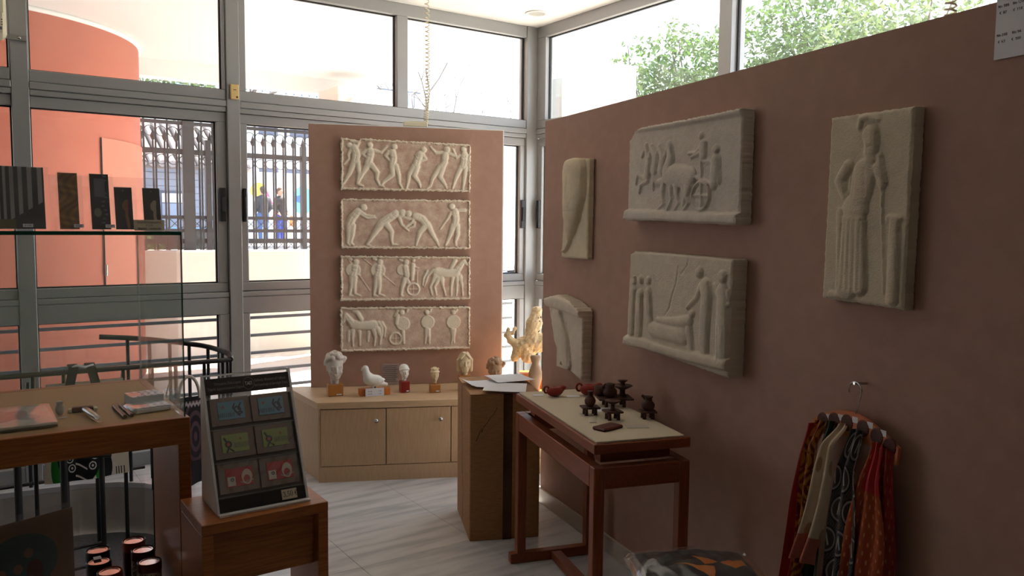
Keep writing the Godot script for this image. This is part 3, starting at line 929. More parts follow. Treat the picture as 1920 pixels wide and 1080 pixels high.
# W, H in metres; T the thickness; o: options
func carved(key: String, W: float, H: float, T: float, o: Dictionary) -> ArrayMesh:
	var step: float = o.get("step", 0.004)
	var gx := int(ceil((W + 0.06) / step)) + 1
	var gy := int(ceil((H + 0.06) / step)) + 1
	var cap: float = o.get("cap", 0.012)
	var A := PackedFloat32Array()
	A.resize(gx * gy)
	var G := PackedFloat32Array()
	G.resize(gx * gy)
	var rim: float = o.get("rim", 0.0)
	for s in STROKES[key]:
		var kind: int = s[0]
		var n: int = (s.size() - 1) / 3
		for i in maxi(n - 1, 1):
			var i2 := mini(i + 1, n - 1)
			var a := Vector2(s[1 + i * 3], s[2 + i * 3]) * 0.001
			var b := Vector2(s[1 + i2 * 3], s[2 + i2 * 3]) * 0.001
			var ra: float = s[3 + i * 3] * 0.001
			var rb: float = s[3 + i2 * 3] * 0.001
			var big := maxf(ra, rb) + 0.012
			var lo := (a.min(b) - Vector2.ONE * big + Vector2(0.03, 0.03)) / step
			var hi := (a.max(b) + Vector2.ONE * big + Vector2(0.03, 0.03)) / step
			for y in range(clampi(int(lo.y), 0, gy - 1), clampi(int(hi.y) + 1, 0, gy)):
				for x in range(clampi(int(lo.x), 0, gx - 1), clampi(int(hi.x) + 1, 0, gx)):
					var p := Vector2(x, y) * step - Vector2(0.03, 0.03)
					var ab := b - a
					var t := clampf((p - a).dot(ab) / maxf(ab.length_squared(), 1e-9), 0.0, 1.0)
					var r := lerpf(ra, rb, t)
					var q := (p - a - ab * t).length() / r
					var h := 0.0
					match kind:
						0:
							if q < 1.0:
								h = minf(cap * 1.1, 0.32 * cap + r * 0.42) * pow(1.0 - q * q, 0.34)
						1:
							if q < 1.0:
								h = cap * (0.42 if q < 0.82 else 0.5) * minf(1.0, (1.0 - q) * 9.0)
						2:
							var w := absf(q - 0.93) * r / (0.0065 if r > 0.03 else 0.0045)
							if w < 1.0:
								h = cap * 0.7 * sqrt(1.0 - w * w)
						3, 6:
							if q < 1.0:
								G[y * gx + x] = maxf(G[y * gx + x], (0.006 if kind == 3 else 0.0035) * (1.0 - q))
						4:
							if q < 1.0:
								h = cap * 0.75 * pow(1.0 - q * q, 0.3)
						5, 7:
							if q < 1.0:
								h = cap * 1.35 * pow(1.0 - q * q, 0.2)
					if h > A[y * gx + x]:
						A[y * gx + x] = h
	var fn := FastNoiseLite.new()
	fn.seed = o.get("seed", 1)
	fn.frequency = 1.0
	var nx := int(W / step)
	var ny := int(H / step)
	var Lf: Array = o.get("left", [[0, 0, H], [1, 0, 0]])
	var Rt: Array = o.get("right", [[0, W, H], [1, W, 0]])
	var Tp: Array = o.get("top", [[0, 0, H], [1, W, H]])
	var Bt: Array = o.get("bottom", [[0, 0, 0], [1, W, 0]])
	var c00 := poly_at(Tp, 0)
	var c10 := poly_at(Tp, 1)
	var c01 := poly_at(Bt, 0)
	var c11 := poly_at(Bt, 1)
	var P := PackedVector3Array()
	var N := PackedVector3Array()
	var K := PackedColorArray()
	var I := PackedInt32Array()
	var chip: float = o.get("chip", 0.004)
	var stone: Color = o.get("stone", Color(0.7, 0.62, 0.5))
	var paint: Color = o.get("paint", stone)
	var w := nx + 1
	for j in ny + 1:
		var v := float(j) / ny
		var l := poly_at(Lf, v)
		var r := poly_at(Rt, v)
		for i in nx + 1:
			var u := float(i) / nx
			var t := poly_at(Tp, u)
			var b := poly_at(Bt, u)
			var p := l * (1 - u) + r * u + t * (1 - v) + b * v - (c00 * (1 - u) * (1 - v) + c10 * u * (1 - v) + c01 * (1 - u) * v + c11 * u * v)
			var edge := minf(minf(u * W, (1 - u) * W), minf(v * H, (1 - v) * H))
			var wob := chip * clampf(1.0 - edge / 0.03, 0.0, 1.0)
			p += Vector2(fn.get_noise_2d(p.x * 40.0, p.y * 40.0 + 7.0), fn.get_noise_2d(p.x * 40.0 + 31.0, p.y * 40.0)) * wob * 1.6
			var fx := clampf((p.x + 0.03) / step, 0.0, gx - 1.001)
			var fy := clampf((p.y + 0.03) / step, 0.0, gy - 1.001)
			var ix := int(fx)
			var iy := int(fy)
			var tx := fx - ix
			var ty := fy - iy
			var at := iy * gx + ix
			var h := lerpf(lerpf(A[at], A[at + 1], tx), lerpf(A[at + gx], A[at + gx + 1], tx), ty)
			var g := lerpf(lerpf(G[at], G[at + 1], tx), lerpf(G[at + gx], G[at + gx + 1], tx), ty)
			var rough := fn.get_noise_2d(p.x * 25.0 + 3.0, p.y * 25.0) * 0.5 + fn.get_noise_2d(p.x * 90.0, p.y * 90.0 + 5.0) * 0.3
			var rimh := 0.0
			if rim > 0.0:
				var rw := rim * (1.0 + 0.5 * fn.get_noise_2d(p.x * 30.0 + 9.0, p.y * 30.0))
				rimh = cap * 0.9 * smoothstep(rw, rw * 0.55, edge)
			var fig := maxf(h, rimh)
			var z := T + fig - g + rough * float(o.get("rough", 0.0012))
			# worn outer edge
			var worn: float = clampf(1.0 - edge / 0.008, 0.0, 1.0)
			z -= worn * worn * 0.006
			P.append(Vector3(p.x, p.y, z))
			var mix := smoothstep(0.0015, 0.005, fig)
			var mott := 0.5 + 0.9 * fn.get_noise_2d(p.x * 14.0 + 50.0, p.y * 14.0) + 0.3 * fn.get_noise_2d(p.x * 50.0, p.y * 50.0)
			var bg := paint.lerp(stone, clampf(0.15 + mott * 0.45, 0.0, 1.0)) if paint != stone else stone
			var c := bg.lerp(stone, mix)
			c = c * (1.0 + 0.10 * (mott - 0.5))
			c.a = 1.0
			K.append(c)
			N.append(Vector3.ZERO)
	for j in ny + 1:
		for i in nx + 1:
			var du := P[j * w + mini(i + 1, nx)] - P[j * w + maxi(i - 1, 0)]
			var dv := P[mini(j + 1, ny) * w + i] - P[maxi(j - 1, 0) * w + i]
			N[j * w + i] = dv.cross(du).normalized()
	for j in ny:
		for i in nx:
			var a := j * w + i
			I.append_array([a, a + 1, a + w, a + 1, a + w + 1, a + w])
	# the four sides down to the back
	var ring := []
	for i in nx + 1:
		ring.append(i)
	for j in range(1, ny + 1):
		ring.append(j * w + nx)
	for i in range(nx - 1, -1, -1):
		ring.append(ny * w + i)
	for j in range(ny - 1, 0, -1):
		ring.append(j * w)
	var mid := Vector3(W / 2, H / 2, 0)
	var start := P.size()
	for k in ring.size():
		var p := P[ring[k]]
		var q := P[ring[(k + 1) % ring.size()]]
		var pb := Vector3(p.x, p.y, 0)
		var qb := Vector3(q.x, q.y, 0)
		var nrm := (q - p).cross(Vector3.BACK).normalized()
		if nrm.dot((p + q) * 0.5 - mid) < 0:
			nrm = -nrm
		var b := P.size()
		P.append_array([p, q, qb, pb])
		var col: Color = K[ring[k]]
		for e in 4:
			N.append(nrm)
			K.append(stone)
		I.append_array([b, b + 2, b + 1, b, b + 3, b + 2])
	var b0 := P.size()
	P.append_array([Vector3(0.01, 0.01, 0.001), Vector3(W - 0.01, 0.01, 0.001), Vector3(W - 0.01, H - 0.01, 0.001), Vector3(0.01, H - 0.01, 0.001)])
	for e in 4:
		N.append(Vector3.FORWARD)
		K.append(stone)
	I.append_array([b0, b0 + 1, b0 + 2, b0, b0 + 2, b0 + 3])
	return arrays(P, N, I, null, K)

func build_partition():
	var wp := struct("wall_partition")
	wp.transform = Transform3D(PB, PO)
	part("wall_panel", span(Vector3(0, 0.0, -0.09), Vector3(4.6, 2.115, 0)), M.pink_paint, wp)
	var bb := struct("baseboard_partition")
	bb.transform = Transform3D(PB, PO)
	part("skirting", span(Vector3(0, 0.0, 0.0), Vector3(4.6, 0.085, 0.012), 0.002), M.skirting, bb)
	var at := func(u: float, v: float) -> Vector3: return PO + PB * Vector3(u, v, 0.004)
	var cream := Color(0.62, 0.535, 0.42)
	var r := carved("chariot", 0.757, 0.405, 0.052, {"cap": 0.016, "seed": 3, "stone": Color(0.70, 0.63, 0.53), "rough": 0.002, "chip": 0.003,
		"top": [[0, 0.015, 0.352], [0.08, 0.055, 0.388], [0.18, 0.13, 0.402], [0.45, 0.345, 0.398], [0.82, 0.623, 0.398], [1, 0.757, 0.4]],
		"left": [[0, 0.015, 0.352], [0.9, 0.012, 0.05], [1, 0.0, 0.012]], "right": [[0, 0.757, 0.4], [1, 0.757, -0.005]], "bottom": [[0, 0.0, 0.012], [0.35, 0.257, 0.012], [0.6, 0.46, 0.002], [1, 0.757, -0.005]]})
	var o := part("chariot_relief", r, M.plaster_relief, self, at.call(0.945, 1.565), PB)
	tag(o, "plaster relief of a horse chariot with broken top edge on the partition", "relief")
	r = carved("healing", 0.69, 0.425, 0.068, {"cap": 0.017, "seed": 4, "stone": Color(0.68, 0.6, 0.47), "rough": 0.0016, "chip": 0.002,
		"top": [[0, 0.012, 0.412], [0.05, 0.045, 0.426], [0.5, 0.34, 0.424], [1, 0.69, 0.418]], "left": [[0, 0.012, 0.412], [1, -0.005, 0.018]],
		"right": [[0, 0.69, 0.418], [1, 0.685, -0.006]], "bottom": [[0, -0.005, 0.018], [0.34, 0.23, 0.016], [0.95, 0.655, -0.006], [1, 0.685, -0.006]]})
	o = part("healing_relief", r, M.plaster_relief, self, at.call(1.0, 1.02), PB)
	tag(o, "plaster relief of standing figures around a reclining patient, below the chariot relief", "relief")
	r = carved("athena", 0.302, 0.552, 0.040, {"cap": 0.013, "seed": 5, "stone": Color(0.68, 0.59, 0.43), "rough": 0.0012, "chip": 0.002,
		"top": [[0, 0.008, 0.548], [1, 0.304, 0.545]], "left": [[0, 0.008, 0.548], [1, 0.0, 0.0]], "right": [[0, 0.304, 0.545], [1, 0.298, -0.01]], "bottom": [[0, 0.0, 0.0], [0.3, 0.09, -0.004], [1, 0.298, -0.01]]})
	o = part("helmeted_relief", r, M.plaster_relief, self, at.call(2.088, 1.338), PB)
	tag(o, "tall cream relief of a helmeted goddess leaning on a spear", "relief")
	r = carved("lekythos", 0.28, 0.49, 0.03, {"cap": 0.046, "seed": 6, "stone": Color(0.76, 0.64, 0.45), "rough": 0.001, "chip": 0.0015,
		"top": [[0, 0.03, 0.44], [0.2, 0.07, 0.485], [0.7, 0.19, 0.493], [1, 0.28, 0.485]], "left": [[0, 0.03, 0.44], [0.5, 0.02, 0.24], [1, 0.0, 0.0]], "right": [[0, 0.28, 0.485], [1, 0.276, 0.0]]})
	o = part("lekythos_relief", r, M.plaster_relief, self, at.call(0.28, 1.39), PB)
	tag(o, "narrow slab with a bulging pointed vase in yellowish plaster", "relief")
	r = carved("torso", 0.39, 0.37, 0.054, {"cap": 0.02, "seed": 7, "stone": Color(0.74, 0.63, 0.5), "rough": 0.002, "chip": 0.003, "step": 0.004,
		"top": [[0, -0.005, 0.372], [0.3, 0.12, 0.402], [0.65, 0.27, 0.385], [1, 0.392, 0.345]], "left": [[0, -0.005, 0.372], [0.5, 0.067, 0.2], [0.72, 0.13, 0.123], [0.85, 0.123, 0.083], [1, 0.15, 0.041]],
		"right": [[0, 0.392, 0.345], [1, 0.386, 0.0]], "bottom": [[0, 0.15, 0.041], [0.14, 0.179, 0.072], [0.25, 0.2, 0.05], [0.65, 0.298, 0.022], [1, 0.386, 0.0]]})
	o = part("torso_relief", r, M.plaster_relief, self, at.call(0.178, 0.795), PB)
	tag(o, "broken relief fragment with a torso under a ledge, behind the red clay lamps", "relief")

# ---------------------------------------------------------------- the display panel on the cabinet
func build_display():
	var pn := thing("exhibit_stand", "pink painted display panel standing on the maple cabinet", "panel", DO + Vector3(0, 0.489, 0), DB)
	part("board", span(Vector3(0, 0, -0.05), Vector3(1.262, 1.692, 0)), M.pink_paint, pn)
	part("edge_strip", span(Vector3(1.262, 0, -0.05), Vector3(1.27, 1.692, -0.001)), M.white_paint, pn)
	part("edge_strip", span(Vector3(0, 1.692, -0.05), Vector3(1.27, 1.698, -0.001)), M.white_paint, pn)
	var at := func(u: float, v: float) -> Vector3: return DO + DB * Vector3(u, v, 0.001)
	var stone := Color(0.82, 0.73, 0.58)
	var paint := Color(0.58, 0.34, 0.25)
	var S := [["boxers", "boxer_relief", 0.2, 1.770, 0.838, 0.325, "topmost painted relief on the pink panel, with six striding athletes", [[0, 0.0, 0.328], [0.14, 0.115, 0.313], [0.145, 0.12, 0.326], [1, 0.838, 0.31]]],
		["wrestlers", "wrestler_relief", 0.197, 1.393, 0.84, 0.322, "second painted relief from the top, with two wrestlers locked together", [[0, 0.0, 0.318], [1, 0.84, 0.322]]],
		["hoplites", "hoplite_relief", 0.193, 1.054, 0.845, 0.288, "third painted relief, with spearmen and horses facing the window corner", [[0, 0.0, 0.29], [1, 0.845, 0.285]]],
		["procession", "procession_relief", 0.19, 0.722, 0.85, 0.288, "lowest painted relief, with horses and round shields, above the dove", [[0, 0.0, 0.288], [1, 0.85, 0.284]]]]
	for i in S.size():
		var s: Array = S[i]
		var W: float = s[4]
		var H: float = s[5]
		var m := carved(s[0], W, H, 0.022, {"cap": 0.0125, "rim": 0.014, "seed": 11 + i, "stone": stone, "paint": paint if i < 3 else paint.lerp(stone, 0.15), "chip": 0.006, "rough": 0.001, "top": s[7], "left": [[0, 0, s[7][0][2]], [1, 0, 0]], "right": [[0, W, s[7][-1][2]], [1, W, 0]]})
		var o := part(s[1], m, M.painted_relief, self, at.call(s[2], s[3]), DB)
		tag(o, s[6], "relief", "painted reliefs on the pink panel")
	# a clear plate with small print
	var pl := thing("text_plate", "clear plate with lines of small print behind the dove", "plate", at.call(0.455, 0.49), DB)
	part("sheet", span(Vector3(0, 0, 0.004), Vector3(0.112, 0.142, 0.007)), M.acrylic, pl)
	for k in 9:
		part("print_line", span(Vector3(0.008 + (0.012 if k % 3 == 2 else 0.0), 0.022 + k * 0.0128, 0.007), Vector3(0.104 - (0.01 if k % 2 == 1 else 0.0), 0.0265 + k * 0.0128, 0.0074)), M.grey_ink, pl)
	var ib := thing("intercom_box", "cream box on the top edge of the pink panel, under the coiled cord", "box", DO + DB * Vector3(0.60, 2.188, -0.025), DB)
	part("housing", span(Vector3(0, 0, -0.02), Vector3(0.158, 0.03, 0.02), 0.004), M.ivory, ib)
	part("cover", span(Vector3(0.006, 0.03, -0.016), Vector3(0.15, 0.034, 0.016), 0.001), M.ivory, ib)
	coil("coiled_cord", "white coiled cord hanging from the ceiling to the panel box", DO + DB * Vector3(0.748, 2.222, -0.025), DO + DB * Vector3(0.752, 3.179, -0.025), 40)
	coil("coiled_cord", "short glimpse of a coiled cord above the partition", Vector3(2.36, 2.12, -1.22), Vector3(2.36, 3.179, -1.22), 40)

func coil(called: String, label: String, a: Vector3, b: Vector3, turns: int):
	var pts := []
	var n := turns * 10
	for i in n + 1:
		var t := float(i) / n
		var loose := pow(t, 0.75)
		var ph := TAU * turns * loose
		var c := a.lerp(b, t) + Vector3(0.02 * sin(t * 3.0) * (1 - t), 0, 0)
		pts.append(c + Vector3(cos(ph), 0, sin(ph)) * lerpf(0.015, 0.0135, t))
	var o := part(called, tube(pts, 0.0034, 5), M.ivory, self)
	tag(o, label, "cord", "coiled cords")
	return o

# ---------------------------------------------------------------- pictures printed on things
func printed(key: String, w: int, h: int, f: Callable, rough := 0.6) -> StandardMaterial3D:
	var im := Image.create(w, h, false, Image.FORMAT_RGB8)
	for y in h:
		for x in w:
			im.set_pixel(x, y, f.call((x + 0.5) / w, (y + 0.5) / h))
	var m := mat(key, Color.WHITE, rough)
	m.albedo_texture = ImageTexture.create_from_image(im)
	return m

func seg(p: Vector2, a: Vector2, b: Vector2) -> float:
	var t := clampf((p - a).dot(b - a) / (b - a).length_squared(), 0.0, 1.0)
	return (p - a - (b - a) * t).length()

func strokes_d(p: Vector2, pts: Array) -> float:
	var d := 9.0
	for i in pts.size() - 1:
		d = minf(d, seg(p, pts[i], pts[i + 1]))
	return d

func lettering(s: String, size: float, m: Material, parent: Node, at: Vector3, basis := Basis.IDENTITY, serif := false, centre := true, squeeze := 1.0):
	var t := TextMesh.new()
	var f := SystemFont.new()
	f.font_names = PackedStringArray(["Droid Serif" if serif else "Droid Sans"])
	t.font = f
	t.text = s
	t.font_size = 32
	t.pixel_size = size / 32.0
	t.depth = 0.0006
	t.curve_step = 2.0
	t.horizontal_alignment = HORIZONTAL_ALIGNMENT_CENTER if centre else HORIZONTAL_ALIGNMENT_LEFT
	return part("lettering", t, m, parent, at, basis.scaled_local(Vector3(squeeze, 1, 1)))

# ---------------------------------------------------------------- heads, dove and the rest on the cabinet
func head_mesh(H: float, style: String) -> ArrayMesh:
	var S := []
	var e := func(sign: String, c: Vector3, r: Vector3): S.append([sign + "e", c * H, r * H])
	var c := func(a: Vector3, ra: float, b: Vector3, rb: float): S.append(["c", a * H, ra * H, b * H, rb * H])
	e.call("", Vector3(0, 0.62, -0.05), Vector3(0.31, 0.36, 0.38))
	e.call("", Vector3(0, 0.40, 0.10), Vector3(0.255, 0.38, 0.26))
	e.call("", Vector3(0, 0.15, 0.14), Vector3(0.16, 0.14, 0.17))
	c.call(Vector3(0, 0.25, -0.06), 0.17, Vector3(0, -0.1, -0.04), 0.15)
	for s in [-1.0, 1.0]:
		e.call("-", Vector3(s * 0.12, 0.475, 0.40), Vector3(0.085, 0.05, 0.085))
		e.call("", Vector3(s * 0.12, 0.475, 0.30), Vector3(0.055, 0.035, 0.04))
		e.call("", Vector3(s * 0.16, 0.34, 0.22), Vector3(0.09, 0.1, 0.09))
		e.call("", Vector3(s * 0.27, 0.44, -0.02), Vector3(0.04, 0.1, 0.07))
	c.call(Vector3(0, 0.53, 0.345), 0.035, Vector3(0, 0.36, 0.42), 0.05)
	c.call(Vector3(-0.17, 0.545, 0.3), 0.035, Vector3(0.17, 0.545, 0.3), 0.035)
	c.call(Vector3(-0.065, 0.245, 0.335), 0.026, Vector3(0.065, 0.245, 0.335), 0.026)
	c.call(Vector3(-0.05, 0.20, 0.33), 0.026, Vector3(0.05, 0.20, 0.33), 0.026)
	e.call("", Vector3(0, 0.11, 0.29), Vector3(0.08, 0.06, 0.05))
	var r := RandomNumberGenerator.new()
	r.seed = 5
	if style == "curls":
		for k in 60:
			var a := r.randf() * TAU
			var up := r.randf_range(-0.15, 1.0)
			var d := Vector3(cos(a) * sqrt(1 - up * up * 0.9), up, sin(a) * sqrt(1 - up * up * 0.9))
			if d.z > 0.35 and up < 0.35:
				continue
			e.call("", Vector3(0, 0.66, -0.04) + d * Vector3(0.33, 0.36, 0.37), Vector3.ONE * r.randf_range(0.06, 0.1))
		e.call("", Vector3(0.36, 0.8, -0.05), Vector3(0.11, 0.1, 0.11))
		e.call("", Vector3(-0.3, 0.72, 0.0), Vector3(0.1, 0.12, 0.11))
	elif style == "cap":
		for k in 15:
			var a := PI * k / 14.0
			e.call("", Vector3(cos(a) * 0.3, 0.62 + 0.1 * sin(a), 0.05 + sin(a) * 0.25), Vector3(0.06, 0.07, 0.06))
		e.call("", Vector3(0, 0.7, -0.08), Vector3(0.34, 0.33, 0.4))
	elif style == "band":
		for k in 13:
			var a := PI * k / 12.0
			e.call("", Vector3(cos(a) * 0.31, 0.68, 0.02 + sin(a) * 0.28), Vector3(0.05, 0.05, 0.05))
		for k in 24:
			var a := r.randf() * TAU
			e.call("", Vector3(cos(a) * 0.24, 0.9 + 0.04 * sin(a * 3), -0.05 + sin(a) * 0.24), Vector3(0.08, 0.06, 0.08))
	elif style == "long":
		for s in [-1.0, 1.0]:
			c.call(Vector3(s * 0.1, 0.95, 0.15), 0.07, Vector3(s * 0.31, 0.6, 0.1), 0.08)
			c.call(Vector3(s * 0.31, 0.6, 0.08), 0.08, Vector3(s * 0.3, 0.1, 0.0), 0.09)
			c.call(Vector3(s * 0.04, 0.92, 0.26), 0.05, Vector3(s * 0.22, 0.72, 0.28), 0.05)
		e.call("", Vector3(0, 0.14, 0.22), Vector3(0.16, 0.16, 0.14))
	return nets(S, H / 44.0, 0.045 * H)

func bust(called: String, label: String, at: Vector3, H: float, style: String, mt: Material, base: Vector3, bm: Material, stem: float, turn: float):
	var o := thing(called, label, "sculpture", at, yawed(turn))
	var y := 0.0
	if base.y > 0.0:
		part("plinth", span(Vector3(-base.x / 2, 0, -base.z / 2), Vector3(base.x / 2, base.y, base.z / 2), 0.003), bm, o)
		part("price_tag", span(Vector3(0.004, 0.006, base.z / 2), Vector3(base.x * 0.38, 0.013, base.z / 2 + 0.0008)), M.paper, o)
		part("stem", tube([Vector3(0, base.y, 0), Vector3(0, base.y + stem + H * 0.2, 0)], 0.005, 10), M.dark_gasket, o)
		y = base.y + stem
	part("head", head_mesh(H, style), mt, o, Vector3(0, y + H * (0.1 if base.y > 0.0 else 0.25), 0))
	return o

func build_cabinet_things():
	var fb := Basis(Vector3(0.905, 0, 0.4254), UP, Vector3(-0.4254, 0, 0.905))
	var A := Vector3(1.728, 0, -4.51)
	var cab := thing("corner_cabinet", "pale maple cabinet with doors under the pink panel", "cabinet")
	var inn := 0.018
	var p := func(u: float, w: float) -> Vector2:
		var q := A + fb * Vector3(u, 0, w)
		return Vector2(q.x, q.z)
	part("body", prism(PackedVector2Array([p.call(0.006, -inn), p.call(1.6, -inn), Vector2(3.42, -4.38), Vector2(1.74, -5.03)]), 0.0, 0.448), M.maple, cab)
	part("countertop", prism(PackedVector2Array([p.call(-0.006, 0.006), p.call(1.62, 0.006), Vector2(3.45, -4.38), Vector2(1.728, -5.06)]), 0.449, 0.487), M.maple_top, cab)
	var front := A
	for d in [[0.012, 0.396, 0.341], [0.402, 0.789, 0.728], [0.795, 1.19, 1.1]]:
		var door := part("door", span(Vector3(d[0], 0.098, -inn), Vector3(d[1], 0.443, 0.0), 0.001), M.maple, cab, front, fb)
		part("knob", lathe([Vector2(0.0, 0.0), Vector2(0.006, 0.0), Vector2(0.006, 0.012), Vector2(0.013, 0.016), Vector2(0.013, 0.021), Vector2(0.0, 0.024)], 16), M.steel, door, Vector3(d[2], 0.372, 0.0), Basis(Vector3.RIGHT, PI / 2))
	part("plinth_board", span(Vector3(0.0, 0.0, -inn), Vector3(1.6, 0.094, -0.001)), M.maple, cab, front, fb)
	part("side_edge", span(Vector3(0.0, 0.094, -inn), Vector3(0.010, 0.448, -0.001)), M.maple, cab, front, fb)
	var y := 0.488
	bust("curly_bust", "large plaster head with curly hair on an amber plinth", Vector3(1.895, y, -4.66), 0.165, "curls", M.plaster_grey, Vector3(0.093, 0.072, 0.07), M.base_amber, 0.006, -12)
	bust("white_bust", "small white marble head on a dark red plinth", Vector3(2.304, y, -4.52), 0.09, "cap", M.marble_white, Vector3(0.055, 0.071, 0.055), M.base_red, 0.006, -8)
	bust("cream_bust", "smallest cream head with a hair band on an amber plinth", Vector3(2.469, y, -4.42), 0.086, "band", M.marble_cream, Vector3(0.066, 0.05, 0.06), M.base_amber, 0.012, -20)
	bust("bearded_bust", "cream bearded head with long hair half behind the cardboard box", Vector3(2.654, y, -4.36), 0.135, "long", M.marble_cream, Vector3(0.08, 0.1, 0.07), M.base_amber, 0.004, -24)
	bust("tan_bust", "tan curly head behind the papers on the cardboard box", Vector3(2.87, y, -4.33), 0.15, "curls", M.mottled, Vector3.ZERO, M.base_amber, 0.0, -30)
	# the dove
	var dv := thing("marble_dove", "white marble dove on an orange plinth behind a price card", "sculpture", Vector3(2.099, y, -4.515), yawed(-14))
	var L := 0.00333
	var D := func(x: float, yy: float, z := 0.0) -> Vector3: return Vector3((x - 701) * L, (741 - yy) * L, z)
	var S := [["c", D.call(683, 689), 0.02, D.call(685, 699), 0.021], ["c", D.call(685, 699), 0.021, D.call(690, 709), 0.034], ["c", D.call(690, 709), 0.036, D.call(701, 713), 0.034], ["c", D.call(701, 713), 0.03, D.call(712, 717), 0.018], ["c", D.call(678, 690), 0.008, D.call(675, 692), 0.003], ["e", D.call(700, 710, 0.026), Vector3(0.052, 0.024, 0.014)], ["e", D.call(700, 710, -0.026), Vector3(0.052, 0.024, 0.014)], ["c", D.call(706, 712, 0.024), 0.014, D.call(718, 711, 0.012), 0.005], ["c", D.call(706, 712, -0.024), 0.014, D.call(718, 711, -0.012), 0.005], ["c", D.call(710, 717), 0.014, D.call(722, 721), 0.011], ["c", D.call(697, 718, 0.008), 0.012, D.call(696, 724, 0.008), 0.007]]
	part("bird", nets(S, 0.0038, 0.012), M.marble_white, dv)
	part("stem", tube([Vector3(0, 0.04, 0), Vector3(0, 0.075, 0)], 0.005, 8), M.dark_gasket, dv)
	part("plinth", span(Vector3(-0.097, 0, -0.05), Vector3(0.097, 0.043, 0.0), 0.003), M.base_orange, dv)
	var sg := thing("price_card", "white price card leaning on the dove plinth", "card", Vector3(2.093, y, -4.508), yawed(-14))
	part("card_face", span(Vector3(-0.058, 0, 0.004), Vector3(0.058, 0.05, 0.006)), M.paper, sg)
	for r in [["No 88", -0.03, 0.03], ["€ 98", 0.032, 0.03], ["No 89", -0.03, 0.014], ["€ 55", 0.032, 0.014]]:
		lettering(r[0], 0.009, M.ink, sg, Vector3(r[1], r[2], 0.0062))
	# golden griffin in the sunlit corner, a mottled vase and their orange plinths
	var gr := thing("griffin_figure", "golden plaster griffin figure in the sunlit corner behind the partition", "sculpture", Vector3(3.06, y, -4.22), yawed(-33))
	var q := 0.0036
	var G := func(x: float, yy: float, z := 0.0) -> Vector3: return Vector3((x - 990) * q, (722 - yy) * q, z)
	S = [["c", G.call(990, 640), 0.055, G.call(975, 645), 0.045], ["c", G.call(975, 645), 0.04, G.call(958, 637), 0.022], ["c", G.call(958, 637), 0.02, G.call(952, 628), 0.017], ["c", G.call(952, 628), 0.014, G.call(945, 624), 0.006], ["c", G.call(954, 622), 0.01, G.call(952, 614), 0.011], ["c", G.call(961, 624), 0.009, G.call(965, 612), 0.011],
		["c", G.call(995, 635), 0.05, G.call(1000, 605), 0.05], ["c", G.call(1000, 605), 0.045, G.call(1004, 582), 0.035], ["c", G.call(995, 605), 0.02, G.call(989, 603), 0.012], ["c", G.call(985, 650), 0.05, G.call(990, 664), 0.05], ["c", G.call(970, 655), 0.035, G.call(965, 666), 0.03], ["c", G.call(1005, 640), 0.06, G.call(1020, 640), 0.06]]
	part("body", nets(S, 0.007, 0.02, 0.010, 28.0), M.golden_plaster, gr)
	part("stem", tube([Vector3(0.05, 0.09, 0), Vector3(0.05, 0.22, 0)], 0.012, 10), M.dark_gasket, gr)
	part("plinth", span(Vector3(-0.06, 0, -0.07), Vector3(0.16, 0.1, 0.06), 0.003), M.base_orange, gr)
	var vz := thing("mottled_vase", "slim mottled brown vase at the far end of the partition", "vase", Vector3(2.955, y, -4.0))
	part("body", lathe([Vector2(0.0, 0.03), Vector2(0.03, 0.03), Vector2(0.026, 0.05), Vector2(0.04, 0.1), Vector2(0.044, 0.14), Vector2(0.03, 0.18), Vector2(0.022, 0.2), Vector2(0.034, 0.24), Vector2(0.028, 0.25), Vector2(0.0, 0.25)], 20), M.mottled, vz)
	part("plinth", span(Vector3(-0.05, 0, -0.05), Vector3(0.05, 0.03, 0.05), 0.002), M.base_orange, vz)

